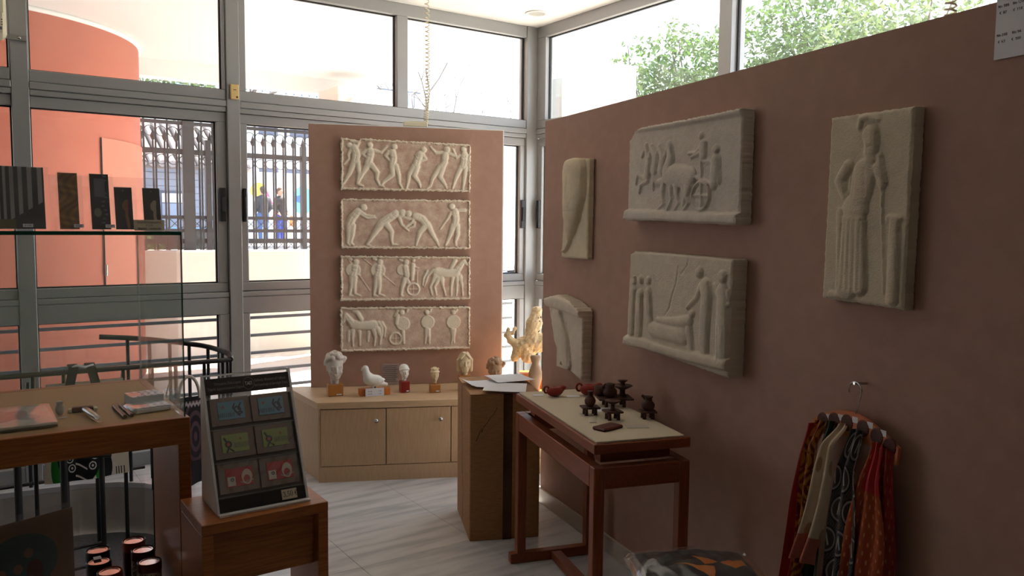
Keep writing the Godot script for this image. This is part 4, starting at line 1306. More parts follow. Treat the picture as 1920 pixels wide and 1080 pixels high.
# ---------------------------------------------------------------- cardboard box and side table
func build_box_and_table():
	var bx := Basis(Vector3(0.919, 0, 0.395), UP, Vector3(-0.395, 0, 0.919))
	var b := thing("cardboard_box", "tall brown cardboard box with tape between cabinet and table", "box", Vector3(2.012, 0, -3.252), bx)
	part("carton", span(Vector3(0, 0.001, -0.455), Vector3(0.35, 0.728, 0.0), 0.004), M.cardboard, b)
	part("flap", span(Vector3(0.001, 0.728, -0.454), Vector3(0.174, 0.732, -0.001)), M.cardboard, b)
	part("flap", span(Vector3(0.176, 0.728, -0.454), Vector3(0.349, 0.732, -0.001)), M.cardboard, b)
	var tape := pane("brown_tape", Color(0.26, 0.17, 0.11, 0.5), 0.2)
	part("tape", span(Vector3(0.165, 0.0, 0.0), Vector3(0.21, 0.73, 0.0012)), tape, b)
	part("tape", span(Vector3(0.15, 0.732, -0.455), Vector3(0.2, 0.7335, 0.001)), M.cellophane, b)
	for k in 3:
		part("tape", span(Vector3(-0.0012, 0.02 + k * 0.235, -0.25 - 0.02 * k), Vector3(0.0, 0.25 + k * 0.235, -0.24 - 0.02 * k)), M.grey_ink, b)
	part("handwriting", tube([Vector3(0.03, 0.50, 0.001), Vector3(0.05, 0.55, 0.001), Vector3(0.058, 0.565, 0.001), Vector3(0.062, 0.55, 0.001), Vector3(0.056, 0.545, 0.001), Vector3(0.07, 0.575, 0.001), Vector3(0.085, 0.59, 0.001), Vector3(0.1, 0.615, 0.001), Vector3(0.115, 0.63, 0.001), Vector3(0.135, 0.665, 0.001)], 0.0012, 5), M.ink, b)
	part("handwriting", tube([Vector3(0.035, 0.49, 0.001), Vector3(0.15, 0.61, 0.001)], 0.0008, 5), M.grey_ink, b)
	var n := [[0.012, -0.2, 8, 0.001, "curled white sheet at the outer edge of the cardboard box"], [0.085, -0.1, -14, 0.007, "white sheet nearest the table on the cardboard box"], [0.15, -0.26, 12, 0.013, "topmost crumpled white sheet on the cardboard box"]]
	for s in n:
		var m := sheet(8, 8, func(u: float, v: float): return Vector3(u * 0.21, 0.004 + 0.003 * sin(u * 3.0 + s[0] * 30.0) * sin(v * 2.6 + s[1] * 9.0) + (0.014 * pow(maxf(0.0, 0.25 - u) * 4.0, 2.0) if s[3] < 0.002 else 0.0), v * 0.19 - 0.1), 0.0012)
		var o := part("paper_sheet", m, M.paper, self, bx * Vector3(s[0], 0, s[1]) + Vector3(2.012, 0.736 + s[3], -3.252), bx * yawed(s[2]))
		tag(o, s[4], "paper", "papers on the cardboard box")
	# reddish side table
	var tb := yawed(-17.0)
	var t := thing("side_table", "dark red wooden side table with open frame against the partition", "table", Vector3(2.126, 0, -2.471), tb)
	var W := 0.382
	var L := 0.896
	part("tabletop", span(Vector3(-W / 2, 0.748, -L / 2), Vector3(W / 2, 0.785, L / 2), 0.003), M.wood_red, t)
	for z in [-1.0, 1.0]:
		part("spacer_block", span(Vector3(-W / 2 + 0.05, 0.70, z * (L / 2 - 0.09) - 0.03), Vector3(W / 2 - 0.05, 0.748, z * (L / 2 - 0.09) + 0.03), 0.002), M.wood_red, t)
	var lw := 0.042
	for x in [-1.0, 1.0]:
		part("side_rail", span(Vector3(x * W / 2 - (lw if x > 0 else 0.0), 0.62, -L / 2 + lw), Vector3(x * W / 2 + (lw if x < 0 else 0.0), 0.70, L / 2 - lw), 0.003), M.wood_red, t)
		for z in [-1.0, 1.0]:
			part("leg", span(Vector3(x * W / 2 - (lw if x > 0 else 0.0), 0.045, z * L / 2 - (lw if z > 0 else 0.0)), Vector3(x * W / 2 + (lw if x < 0 else 0.0), 0.70, z * L / 2 + (lw if z < 0 else 0.0)), 0.003), M.wood_red_leg, t)
	for z in [-1.0, 1.0]:
		part("end_rail", span(Vector3(-W / 2 + lw, 0.62, z * L / 2 - (lw if z > 0 else 0.0)), Vector3(W / 2 - lw, 0.70, z * L / 2 + (lw if z < 0 else 0.0)), 0.003), M.wood_red, t)
		part("foot_bar", span(Vector3(-W / 2 - 0.03, 0.0, z * L / 2 - (lw if z > 0 else 0.0)), Vector3(W / 2 + 0.01, 0.045, z * L / 2 + (lw if z < 0 else 0.0)), 0.003), M.wood_red, t)
	part("stretcher", span(Vector3(-0.025, 0.004, -L / 2 + lw), Vector3(0.025, 0.04, L / 2 - lw), 0.003), M.wood_red, t)
	var bd := part("display_board", span(Vector3(-W / 2 + 0.012, 0.7855, -L / 2 + 0.012), Vector3(W / 2 - 0.02, 0.792, L / 2 - 0.012), 0.001), M.cream_card, self, t.position, tb)
	tag(bd, "cream board covering the red side table", "board")
	var y := 0.7925
	var at := func(x: float, z: float) -> Vector3: return Vector3(x, y, z)
	for l in [[2.165, -2.785, 0.09, 20.0, "red clay oil lamp nearer the cardboard box"], [2.312, -2.722, 0.104, 12.0, "larger red clay oil lamp close to the partition"]]:
		var s: float = l[2]
		var o := thing("oil_lamp", l[4], "lamp", at.call(l[0], l[1]), yawed(l[3] - 35.0), "red clay oil lamps")
		part("bowl", nets([["e", Vector3(0, 0.26, 0) * s, Vector3(0.42, 0.26, 0.32) * s], ["c", Vector3(0.3, 0.3, 0) * s, 0.16 * s, Vector3(0.48, 0.42, 0) * s, 0.13 * s], ["-e", Vector3(0, 0.62, 0) * s, Vector3(0.3, 0.2, 0.22) * s], ["-e", Vector3(0.5, 0.6, 0) * s, Vector3(0.06, 0.14, 0.06) * s]], s / 26.0, s * 0.08), M.clay_red, o)
		var ring := []
		for k in 13:
			ring.append(Vector3(-0.44, 0.36, 0) * s + Vector3(cos(TAU * k / 12.0) * 0.13, sin(TAU * k / 12.0) * 0.16, 0) * s)
		part("handle", tube(ring, 0.05 * s, 7), M.clay_red, o)
	# clay pots on little stands
	var stand := func(o: Node3D, w: float, d: float, h: float, n: int):
		part("stand_top", span(Vector3(-w / 2, h - 0.008, -d / 2), Vector3(w / 2, h, d / 2), 0.003), M.clay_dark, o)
		for k in n:
			var ang := TAU * (k + 0.5) / n
			part("stand_leg", tube([Vector3(cos(ang) * w * 0.36, 0, sin(ang) * d * 0.36), Vector3(cos(ang) * w * 0.36, h - 0.008, sin(ang) * d * 0.36)], [0.008, 0.007], 8), M.clay_dark, o)
	var vase := [Vector2(0.0, 0.0), Vector2(0.012, 0.0), Vector2(0.021, 0.012), Vector2(0.023, 0.024), Vector2(0.018, 0.036), Vector2(0.011, 0.043), Vector2(0.0095, 0.055), Vector2(0.013, 0.062), Vector2(0.008, 0.062), Vector2(0.0, 0.05)]
	var o := thing("clay_bottle", "dark clay bottle on a four legged stand at the table's open side", "pottery", at.call(2.075, -2.435), yawed(-25))
	stand.call(o, 0.075, 0.06, 0.034, 4)
	part("bottle", lathe(vase, 20), M.clay_dark, o, Vector3(0, 0.034, 0))
	o = thing("clay_dish", "footed clay dish on a four legged stand beside the brown tablet", "pottery", at.call(2.098, -2.325), yawed(-20))
	stand.call(o, 0.072, 0.062, 0.036, 4)
	part("dish", lathe([Vector2(0.0, 0.0), Vector2(0.016, 0.0), Vector2(0.008, 0.007), Vector2(0.007, 0.024), Vector2(0.026, 0.033), Vector2(0.031, 0.039), Vector2(0.028, 0.04), Vector2(0.0, 0.033)], 24), M.clay_dark, o, Vector3(0, 0.036, 0))
	o = thing("clay_jug", "dark clay jug on a four legged stand nearest the partition", "pottery", at.call(2.228, -2.262), yawed(-30))
	stand.call(o, 0.066, 0.055, 0.033, 4)
	part("jug", lathe([Vector2(0.0, 0.0), Vector2(0.015, 0.0), Vector2(0.026, 0.012), Vector2(0.027, 0.025), Vector2(0.017, 0.037), Vector2(0.015, 0.047), Vector2(0.02, 0.055), Vector2(0.012, 0.055), Vector2(0.0, 0.04)], 20), M.clay_dark, o, Vector3(0, 0.033, 0))
	part("spout", tube([Vector3(-0.008, 0.08, 0), Vector3(-0.026, 0.093, 0)], [0.009, 0.005], 8), M.clay_dark, o)
	o = thing("clay_tea_stand", "wide clay stand with jug and bowl behind the small pots", "pottery", at.call(2.262, -2.50), yawed(-28))
	stand.call(o, 0.15, 0.1, 0.04, 4)
	part("jug", lathe([Vector2(0.0, 0.0), Vector2(0.018, 0.0), Vector2(0.029, 0.015), Vector2(0.029, 0.03), Vector2(0.017, 0.045), Vector2(0.02, 0.058), Vector2(0.012, 0.058), Vector2(0.0, 0.04)], 20), M.clay_dark, o, Vector3(-0.02, 0.04, 0.01))
	var hl := []
	for k in 9:
		hl.append(Vector3(-0.04 - 0.014 * sin(PI * k / 8.0), 0.06 + 0.036 * k / 8.0, 0.01))
	part("jug_handle", tube(hl, 0.004, 6), M.clay_dark, o)
	part("bowl", lathe([Vector2(0.0, 0.0), Vector2(0.02, 0.0), Vector2(0.012, 0.01), Vector2(0.012, 0.026), Vector2(0.044, 0.044), Vector2(0.04, 0.046), Vector2(0.014, 0.04), Vector2(0.01, 0.056), Vector2(0.022, 0.066), Vector2(0.0, 0.068)], 20), M.clay_dark, o, Vector3(0.04, 0.04, -0.015))
	part("cup", lathe([Vector2(0.0, 0.0), Vector2(0.022, 0.0), Vector2(0.024, 0.04), Vector2(0.02, 0.04), Vector2(0.0, 0.03)], 18), M.clay_dark, o, Vector3(-0.055, 0.04, -0.03))
	o = part("clay_tablet", span(Vector3(-0.055, 0, -0.032), Vector3(0.055, 0.012, 0.032), 0.005), M.clay_brown, self, at.call(1.985, -2.225), yawed(8))
	tag(o, "flat brown clay tablet near the table corner", "tablet")
	for l in [[2.10, -2.19, 0.085, 0.05, "grey printed label beside the brown tablet", "skirting"], [2.175, -2.47, 0.1, 0.075, "white label card under the clay bottle stand", "paper"], [2.115, -2.84, 0.045, 0.03, "small paper label by the oil lamp nearest the box", "paper"], [2.235, -2.74, 0.06, 0.04, "paper label between the two oil lamps", "paper"]]:
		var c := part("label_card", span(Vector3(-l[2] / 2, 0, -l[3] / 2), Vector3(l[2] / 2, 0.0012, l[3] / 2)), M[l[5]], self, at.call(l[0], l[1]), yawed(-30))
		tag(c, l[4], "label")
	o = thing("acrylic_label", "tiny clear label holder behind the brown tablet", "label holder", at.call(2.0, -2.33), yawed(-25))
	part("holder", span(Vector3(-0.015, 0, 0), Vector3(0.015, 0.022, 0.0015)), M.acrylic, o)
	part("foot", span(Vector3(-0.015, 0, 0), Vector3(0.015, 0.0015, 0.014)), M.acrylic, o)

# ---------------------------------------------------------------- stairwell behind the showcase
func build_stairwell():
	var pl := struct("floor_landing")
	part("plate", prism(PackedVector2Array([Vector2(-1.58, -5.28), Vector2(0.159, -5.28), Vector2(0.55, -5.23), Vector2(0.74, -5.15), Vector2(0.86, -5.05), Vector2(0.93, -4.94), Vector2(0.98, -4.71), Vector2(0.99, -4.3), Vector2(0.99, -3.76), Vector2(-1.58, -3.76)]), -0.34, -0.30), mat("plate_steel", rgb(110, 114, 122), 0.35, 0.6), pl)
	var st := begin()
	for i in 34:
		for j in 46:
			var x := 0.0 + i * 0.028
			var z := -5.2 + j * 0.028
			if not Geometry2D.is_point_in_polygon(Vector2(x, z - 0.06), HOLE) or not Geometry2D.is_point_in_polygon(Vector2(x + 0.04, z), HOLE):
				continue
			var a := PI / 4 if (i + j) % 2 == 0 else -PI / 4
			var d := Vector3(cos(a), 0, sin(a)) * 0.013
			var e := Vector3(-sin(a), 0, cos(a)) * 0.004
			var c := Vector3(x, -0.30, z)
			var top := c + Vector3(0, 0.0025, 0)
			for q in [[c + d, c + e], [c + e, c - d], [c - d, c - e], [c - e, c + d]]:
				tri(st, q[0], q[1], top, c - Vector3(0, 0.01, 0))
	var tr := part("tread_pattern", done(st), M.plate_steel, pl)
	tr.set_meta("kind", "stuff")
	var r := thing("stair_railing", "black iron railing with straight and curved handrails before the glazing", "railing")
	var flat := func(pts: Array) -> ArrayMesh: return tube(pts, 0.02, 8, true, 0.35)
	part("handrail", tube([Vector3(-1.55, 0.775, -4.75), Vector3(1.288, 0.75, -4.75)], 0.014, 8), M.rail_iron, r)
	var cv := Curve3D.new()
	for p in [Vector3(1.288, 0.752, -4.75), Vector3(1.31, 0.768, -4.88), Vector3(1.23, 0.795, -5.03), Vector3(1.02, 0.832, -5.13), Vector3(0.83, 0.862, -5.15), Vector3(0.655, 0.882, -5.15)]:
		cv.add_point(p)
	for k in range(1, 5):
		var t := (cv.get_point_position(k + 1) - cv.get_point_position(k - 1)) * 0.18
		cv.set_point_in(k, -t)
		cv.set_point_out(k, t)
	var pts := []
	for k in 25:
		pts.append(cv.sample_baked(cv.get_baked_length() * k / 24.0, true))
	part("curved_handrail", tube(pts, 0.016, 8), M.rail_iron, r)
	for x in [-1.5, -1.3, -1.1, -0.9, -0.7, -0.5, -0.3, -0.1, 0.055, 0.29, 0.43, 0.575, 0.715, 0.86, 0.985, 1.14, 1.27]:
		var inside := Geometry2D.is_point_in_polygon(Vector2(x, -4.75), HOLE)
		part("baluster", tube([Vector3(x, -0.3 if inside else 0.0, -4.75), Vector3(x, 0.76, -4.75)], 0.0105, 8), M.rail_iron, r)
	for k in [1, 3, 5, 8, 11, 14, 17, 20]:
		var q: Vector3 = pts[k]
		var inside := Geometry2D.is_point_in_polygon(Vector2(q.x, q.z), HOLE)
		part("baluster", tube([Vector3(q.x, -0.3 if inside else 0.0, q.z), q], 0.0105, 8), M.rail_iron, r)
	part("bottom_rail", tube([Vector3(-1.5, 0.04, -5.27), Vector3(0.9, 0.04, -5.27)], 0.01, 6), M.rail_iron, r)
	for x in [0.3, 0.8]:
		part("baluster", tube([Vector3(x, 0.0, -5.34), Vector3(x, 0.62, -5.34)], 0.0105, 8), M.rail_iron, r)
	var s := thing("stair_guard", "low black guard rail standing on the checker plate landing", "railing")
	part("handrail", tube([Vector3(-0.4, 0.46, -4.5), Vector3(0.43, 0.36, -4.56), Vector3(0.62, 0.33, -4.58)], 0.015, 8), M.rail_iron, s)
	for b in [[-0.1, -4.52, 0.42, 0.017], [0.2, -4.54, 0.39, 0.017], [0.40, -4.56, 0.36, 0.017], [0.575, -4.575, 0.335, 0.013]]:
		part("guard_post", tube([Vector3(b[0], -0.3, b[1]), Vector3(b[0], b[2], b[1])], b[3], 8), M.rail_iron, s)
	for y in [-0.24, -0.13]:
		part("cross_bar", tube([Vector3(-0.4, y, -4.5), Vector3(0.42, y, -4.56), Vector3(0.575, y, -4.575)], 0.008, 6), M.rail_iron, s)
	# cloth bags hung on the railing
	var ink := func(u: float, v: float) -> Color:
		var p := Vector2(u * 1.0, v * 1.15 - 0.17)
		var base := Color(0.80, 0.77, 0.70)
		var body := ((p - Vector2(0.40, 0.62)) / Vector2(0.27, 0.42)).length()
		if body < 1.0:
			for s1 in [[0.27, 0.58], [0.285, 0.72], [0.31, 0.83], [0.55, 0.44], [0.585, 0.58], [0.58, 0.7], [0.55, 0.82]]:
				var e := ((p - Vector2(s1[0], s1[1])) / Vector2(0.045, 0.05)).length()
				if e < 1.0:
					return Color(0.85, 0.84, 0.8) if (e > 0.7 or e < 0.3) else Color(0.04, 0.04, 0.05)
			var wv := absf(p.y - 0.55 - 0.05 * sin(p.x * 14.0) - 0.14 * round((p.y - 0.55) / 0.14))
			if absf(p.x - 0.42) < 0.07 and wv < 0.012:
				return Color(0.85, 0.84, 0.8)
			return Color(0.04, 0.04, 0.05)
		if ((p - Vector2(0.24, 0.8)) / Vector2(0.17, 0.34)).length() < 1.0 and p.x < 0.3:
			return Color(0.1, 0.46, 0.12)
		var tail := ((p - Vector2(0.68, 0.86)) / Vector2(0.11, 0.2)).length()
		if tail < 1.0:
			return Color(0.04, 0.04, 0.05) if p.x > 0.62 + 0.1 * (p.y - 0.8) else Color(0.1, 0.5, 0.12)
		if absf(p.y - 0.93) < 0.045 and p.x > 0.83 and p.x < 0.96 and fmod(p.x * 100.0, 3.2) < 1.2:
			return Color(0.06, 0.06, 0.08)
		return base
	var m := printed("bag_print", 256, 256, ink, 0.85)
	var wb := thing("canvas_bag", "off white canvas bag printed with a black and green creature, hung on the railing", "bag", Vector3(0.335, 0.19, -4.705))
	part("sack", sheet(16, 16, func(u: float, v: float): return Vector3((u - 0.5) * lerpf(0.36, 0.4, v) + 0.19, lerpf(0.52, 0.0, v), 0.02 * sin(u * PI) * (0.4 + v) + 0.006 * sin(u * 14.0)), 0.012), m, wb)
	for x in [[0.075, 0.135], [0.285, 0.215]]:
		part("strap", sheet(3, 10, func(u: float, v: float): return Vector3(lerpf(x[1], x[0], v) + (u - 0.5) * 0.045, lerpf(0.6, 0.3, v), 0.03 - 0.008 * sin(v * PI)), 0.004), M.black_cloth, wb)
		part("strap_loop", sheet(3, 6, func(u: float, v: float): return Vector3(x[1] + (u - 0.5) * 0.045, 0.6 + 0.012 * sin(v * PI), 0.03 - v * 0.085), 0.004), M.black_cloth, wb)
	part("tie", tube([Vector3(0.12, 0.595, 0.02), Vector3(0.15, 0.61, 0.026), Vector3(0.19, 0.598, 0.028), Vector3(0.23, 0.606, 0.02)], 0.007, 6), M.paper, wb)
	var bb := thing("black_bag", "black cloth bag with patterned flap and pale handle hung on the railing", "bag", Vector3(0.83, 0.08, -4.66))
	part("sack", sheet(14, 14, func(u: float, v: float): return Vector3(u * 0.30, lerpf(0.5, 0.0, v) + 0.01 * sin(u * 9.0) * v, 0.03 * sin(u * PI) + 0.005 * sin(u * 17.0 + v * 4.0)), 0.014), M.black_cloth, bb)
	var pat := printed("bag_flap", 128, 128, func(u: float, v: float):
		var z := absf(fmod(u * 8.0, 1.0) - 0.5) * 0.5
		if v < 0.16 and absf(v - 0.03 - z * 0.2) < 0.03:
			return Color(0.7, 0.66, 0.66)
		var d := ((Vector2(u, v) - Vector2(0.5, 0.6)) * Vector2(1.0, 0.8)).length()
		return Color(0.33, 0.24, 0.27) if fmod(d * 7.0, 1.0) < 0.45 else Color(0.12, 0.08, 0.1), 0.85)
	part("flap", sheet(8, 8, func(u: float, v: float): return Vector3(0.15 + u * 0.15, lerpf(0.48, 0.14, v), 0.034 * sin((0.5 + u * 0.5) * PI) + 0.014), 0.004), pat, bb)
	var arc := []
	for k in 13:
		var a := PI * k / 12.0
		arc.append(Vector3(0.2 - 0.055 * cos(a), 0.49 + 0.125 * sin(a), 0.02))
	part("handle", tube(arc, 0.009, 8), mat("pale_handle", rgb(190, 184, 172), 0.6), bb)
	for x in [0.075, 0.115]:
		part("green_strap", tube([Vector3(x, 0.5, 0.015), Vector3(0.095, 0.58, 0.015)], 0.009, 6, true, 0.3), M.green_strap, bb)
	part("metal_tag", span(Vector3(0.255, 0.5, 0.01), Vector3(0.28, 0.515, 0.02), 0.002), M.steel, bb)

# ---------------------------------------------------------------- glass showcase at the left
func build_showcase():
	var x0 := -0.75
	var x1 := 0.571
	var z0 := -3.30
	var z1 := -2.565
	var h := 0.95
	var sc := thing("glass_showcase", "orange wooden showcase table with a green edged glass box", "showcase")
	part("display_bed", span(Vector3(x0 + 0.02, h - 0.02, z0 + 0.02), Vector3(x1 - 0.02, h, z1 - 0.012)), M.chipboard, sc)
	part("front_rail", span(Vector3(x0, h - 0.082, z1 - 0.035), Vector3(x1, h + 0.001, z1), 0.002), M.wood_orange, sc)
	part("back_rail", span(Vector3(x0, h - 0.082, z0), Vector3(x1, h + 0.001, z0 + 0.03), 0.002), M.wood_orange, sc)
	for x in [x0, x1]:
		var s := -1.0 if x == x1 else 1.0
		part("end_panel", span(Vector3(x, 0.0, -2.97), Vector3(x + s * 0.036, h - 0.001, z1 - 0.0005), 0.002), M.wood_orange, sc)
		part("end_rail", span(Vector3(x, h - 0.082, z0 + 0.03), Vector3(x + s * 0.03, h + 0.001, -2.97), 0.002), M.wood_orange, sc)
	part("lower_shelf", span(Vector3(x0 + 0.036, 0.25, -2.97), Vector3(x1 - 0.036, 0.27, z1 - 0.02), 0.002), M.wood_orange, sc)
	var gx0 := x0 + 0.01
	var gx1 := x1 - 0.014
	var gz0 := z0 + 0.012
	var gz1 := z1 - 0.014
	var gt := 1.522
	var t := 0.010
	var sides := [["glass_side", Vector3(gx0, h, gz1 - t), Vector3(gx1, gt - t, gz1)], ["glass_side", Vector3(gx0, h, gz0), Vector3(gx1, gt - t, gz0 + t)], ["glass_side", Vector3(gx1 - t, h, gz0 + t), Vector3(gx1, gt - t, gz1 - t)], ["glass_side", Vector3(gx0, h, gz0 + t), Vector3(gx0 + t, gt - t, gz1 - t)], ["glass_top", Vector3(gx0, gt - t, gz0), Vector3(gx1, gt, gz1)]]
	for s in sides:
		part(s[0], span(s[1], s[2]), M.case_glass, sc)
	# the green polished edges of the panes
	var e := 0.003
	part("glass_edge", span(Vector3(gx0, gt - t - 0.001, gz1), Vector3(gx1 + e, gt, gz1 + 0.002)), M.glass_edge, sc)
	part("glass_edge", span(Vector3(gx1, gt - t - 0.001, gz0), Vector3(gx1 + e, gt, gz1)), M.glass_edge, sc)
	part("glass_edge", span(Vector3(gx1, h, gz1 - t), Vector3(gx1 + e, gt, gz1 + 0.002)), M.glass_edge, sc)
	part("glass_edge", span(Vector3(gx1 - 0.004, h, gz0 - 0.001), Vector3(gx1 + 0.0015, gt, gz0 + 0.003)), M.acrylic_edge, sc)
	# ---- things inside
	var y := h + 0.001
	var art := printed("folded_print", 192, 128, func(u: float, v: float):
		var p := Vector2(u, v)
		if (p - Vector2(0.2, 0.62)).length() < 0.13 + 0.05 * sin(u * 20.0):
			return Color(0.82, 0.48, 0.12)
		if ((p - Vector2(0.35, 0.45)) / Vector2(0.42, 0.3)).length() < 1.0 + 0.12 * sin(u * 17.0 + v * 9.0):
			return Color(0.52, 0.22, 0.18) if fmod(u * 5.0 + v * 3.0, 1.0) > 0.25 else Color(0.62, 0.34, 0.26)
		if (p - Vector2(0.72, 0.62)).length() < 0.14:
			return Color(0.4, 0.42, 0.46)
		return Color(0.80, 0.74, 0.66), 0.5)
	var o := thing("folded_scarf", "folded printed scarf in clear wrapping inside the showcase", "scarf", Vector3(-0.02, y, -2.64))
	part("cloth", sheet(10, 8, func(u: float, v: float): return Vector3(u * 0.23 + 0.01 * v, 0.008 + 0.005 * sin(u * PI) * sin(v * PI), -0.27 + v * 0.27), 0.012), art, o)
	part("wrapping", sheet(10, 8, func(u: float, v: float): return Vector3(u * 0.24, 0.018 + 0.006 * sin(u * PI) * sin(v * PI) + 0.0015 * sin(u * 31.0 + v * 17.0), -0.275 + v * 0.28), 0.0006), M.cellophane, o)
	o = thing("stone_pendant", "small pale stone bottle standing in the showcase", "ornament", Vector3(0.24, y, -2.79))
	part("bottle", lathe([Vector2(0.0, 0.0), Vector2(0.006, 0.002), Vector2(0.013, 0.014), Vector2(0.013, 0.028), Vector2(0.008, 0.036), Vector2(0.011, 0.042), Vector2(0.0, 0.048)], 16), M.skirting, o)
	part("price_tag", span(Vector3(-0.01, 0, 0.03), Vector3(0.015, 0.001, 0.038)), M.paper, o)
	o = thing("wooden_box_pen", "little dark wooden box with pale ends in the showcase", "ornament", Vector3(0.305, y, -2.815), yawed(-8))
	part("case", span(Vector3(-0.03, 0, -0.012), Vector3(0.03, 0.016, 0.012), 0.003), M.clay_brown, o)
	for s in [-1.0, 1.0]:
		part("end_cap", span(Vector3(s * 0.035 - 0.006, 0, -0.01), Vector3(s * 0.035 + 0.006, 0.012, 0.01), 0.003), M.ivory, o)
	o = thing("wrapped_tube", "small pale tube wrapped in cellophane in the showcase", "ornament", Vector3(0.318, y + 0.011, -2.705), yawed(8))
	part("core", tube([Vector3(0, 0, -0.055), Vector3(0, 0, 0.05)], [0.009, 0.006], 10), M.marble_cream, o)
	part("film", tube([Vector3(0, 0, -0.07), Vector3(0, 0.0, 0.0), Vector3(0, -0.003, 0.075)], [0.012, 0.0115, 0.008], 12), M.cellophane, o)
	for q in [[0.397, -2.73, "bronze pen nearer the wrapped tube"], [0.417, -2.735, "bronze pen nearer the silver packs"]]:
		o = thing("pen", q[2], "pen", Vector3(q[0], y + 0.0062, q[1]), yawed(2), "pens in the showcase")
		part("barrel", tube([Vector3(0, 0, -0.085), Vector3(0, 0, 0.085)], 0.006, 12), mat("bronze", rgb(128, 92, 68), 0.35, 0.7), o)
		part("cap_ring", tube([Vector3(0, 0, -0.002), Vector3(0, 0, 0.004)], 0.0064, 12), M.steel, o)
		part("end_cap", tube([Vector3(0, 0, -0.1), Vector3(0, 0, -0.085)], [0.005, 0.006], 12), M.steel, o)
	var silver := printed("silver_print", 96, 64, func(u: float, v: float):
		if u < 0.35 and v > 0.2 and v < 0.8:
			return Color(0.72, 0.5, 0.45)
		return Color(0.3, 0.36, 0.44) if sin(u * 30.0 + 5.0 * sin(v * 9.0)) * sin(v * 26.0) > 0.35 else Color(0.82, 0.84, 0.87), 0.2)
	o = thing("card_deck", "boxed card deck at the back of the showcase", "cards", Vector3(0.49, y, -2.85), yawed(6))
	part("carton", span(Vector3(-0.05, 0, -0.045), Vector3(0.05, 0.03, 0.045), 0.001), M.paper, o)
	part("lid_print", card(0.1, 0.09), silver, o, Vector3(-0.05, 0.031, 0.045), Basis(Vector3.RIGHT, -PI / 2))
	o = thing("silver_pack", "shiny wrapped pack in front of the card deck", "packet", Vector3(0.485, y, -2.735), yawed(8))
	part("pack_body", span(Vector3(-0.055, 0, -0.045), Vector3(0.055, 0.016, 0.045), 0.004), M.paper, o)
	part("pack_print", card(0.106, 0.086), silver, o, Vector3(-0.053, 0.0168, 0.043), Basis(Vector3.RIGHT, -PI / 2))
	part("wrapping", span(Vector3(-0.066, 0.002, -0.05), Vector3(0.062, 0.0185, 0.05), 0.006), M.cellophane, o)
	# ---- things on top of the glass
	y = gt + 0.001
	var lean := Basis(Vector3.RIGHT, deg_to_rad(-12))
	var zz := -2.72
	var stripes := printed("colonnade", 128, 192, func(u: float, v: float):
		if u < 0.35:
			return Color(0.05, 0.05, 0.06)
		var p := u - 0.35
		var corner := maxf(p * 1.5, (1.0 - v) * 0.55)
		if v > 0.85:
			return Color(0.42, 0.4, 0.16) if u < 0.62 else Color(0.2, 0.2, 0.2)
		return Color(0.72, 0.71, 0.7) if fmod(pow(p, 0.7) * 9.0, 1.0) < 0.5 and v < 0.55 + (0.65 - p) * 0.7 else Color(0.07, 0.07, 0.08), 0.3)
	var gold := printed("gold_print", 64, 160, func(u: float, v: float):
		var s := sin(u * 9.0 + 4.0 * sin(v * 11.0)) * sin(v * 21.0 + u * 5.0)
		return Color(0.46, 0.33, 0.12).lerp(Color(0.76, 0.58, 0.26), clampf(0.5 + 0.5 * s, 0, 1)), 0.35)
	var dark := printed("bracelet_print", 64, 160, func(u: float, v: float):
		var r := (Vector2(u, v * 2.5) - Vector2(0.7, 1.6)).length()
		if u > 0.22 and u < 0.78 and v > 0.08 and v < 0.42:
			return Color(0.42, 0.44, 0.48)
		if absf(fmod(v * 13.0, 1.0) - 0.5) < 0.22 and absf(u - 0.72 - 0.1 * sin(v * 20.0)) < 0.09:
			return Color(0.42, 0.46, 0.56)
		if (Vector2(u, v * 2.5) - Vector2(0.35, 1.75)).length() < 0.2:
			return Color(0.56, 0.55, 0.48)
		return Color(0.05, 0.06, 0.08), 0.3)
	var figure := func(key: String, c: Color) -> StandardMaterial3D:
		return printed(key, 64, 128, func(u: float, v: float):
			if v < 0.3:
				return Color(0.5, 0.48, 0.46) if (Vector2(u, v * 2.0) - Vector2(0.5, 0.16)).length() < 0.05 else Color(0.06, 0.055, 0.055)
			var d := strokes_d(Vector2(u, v), [Vector2(0.68, 0.36), Vector2(0.5, 0.45), Vector2(0.66, 0.5), Vector2(0.64, 0.68), Vector2(0.72, 0.9)])
			return c if d < 0.09 else Color(0.12, 0.11, 0.1), 0.3)
	var items := [["notebook", "dark spiral notebook with a striped colonnade picture on the showcase", 0.02, 0.195, 0.185, stripes], ["bookmark", "gold patterned bookmark standing on the showcase", 0.251, 0.052, 0.172, gold], ["bookmark", "black bookmark with silver bracelets standing on the showcase", 0.336, 0.052, 0.172, dark], ["bookmark", "brown figure bookmark in clear wrapping behind the text card", 0.402, 0.05, 0.133, figure.call("brown_figure", Color(0.62, 0.4, 0.26))], ["bookmark", "dark bookmark with a pale figure at the showcase end", 0.483, 0.05, 0.133, figure.call("pale_figure", Color(0.74, 0.69, 0.6))]]
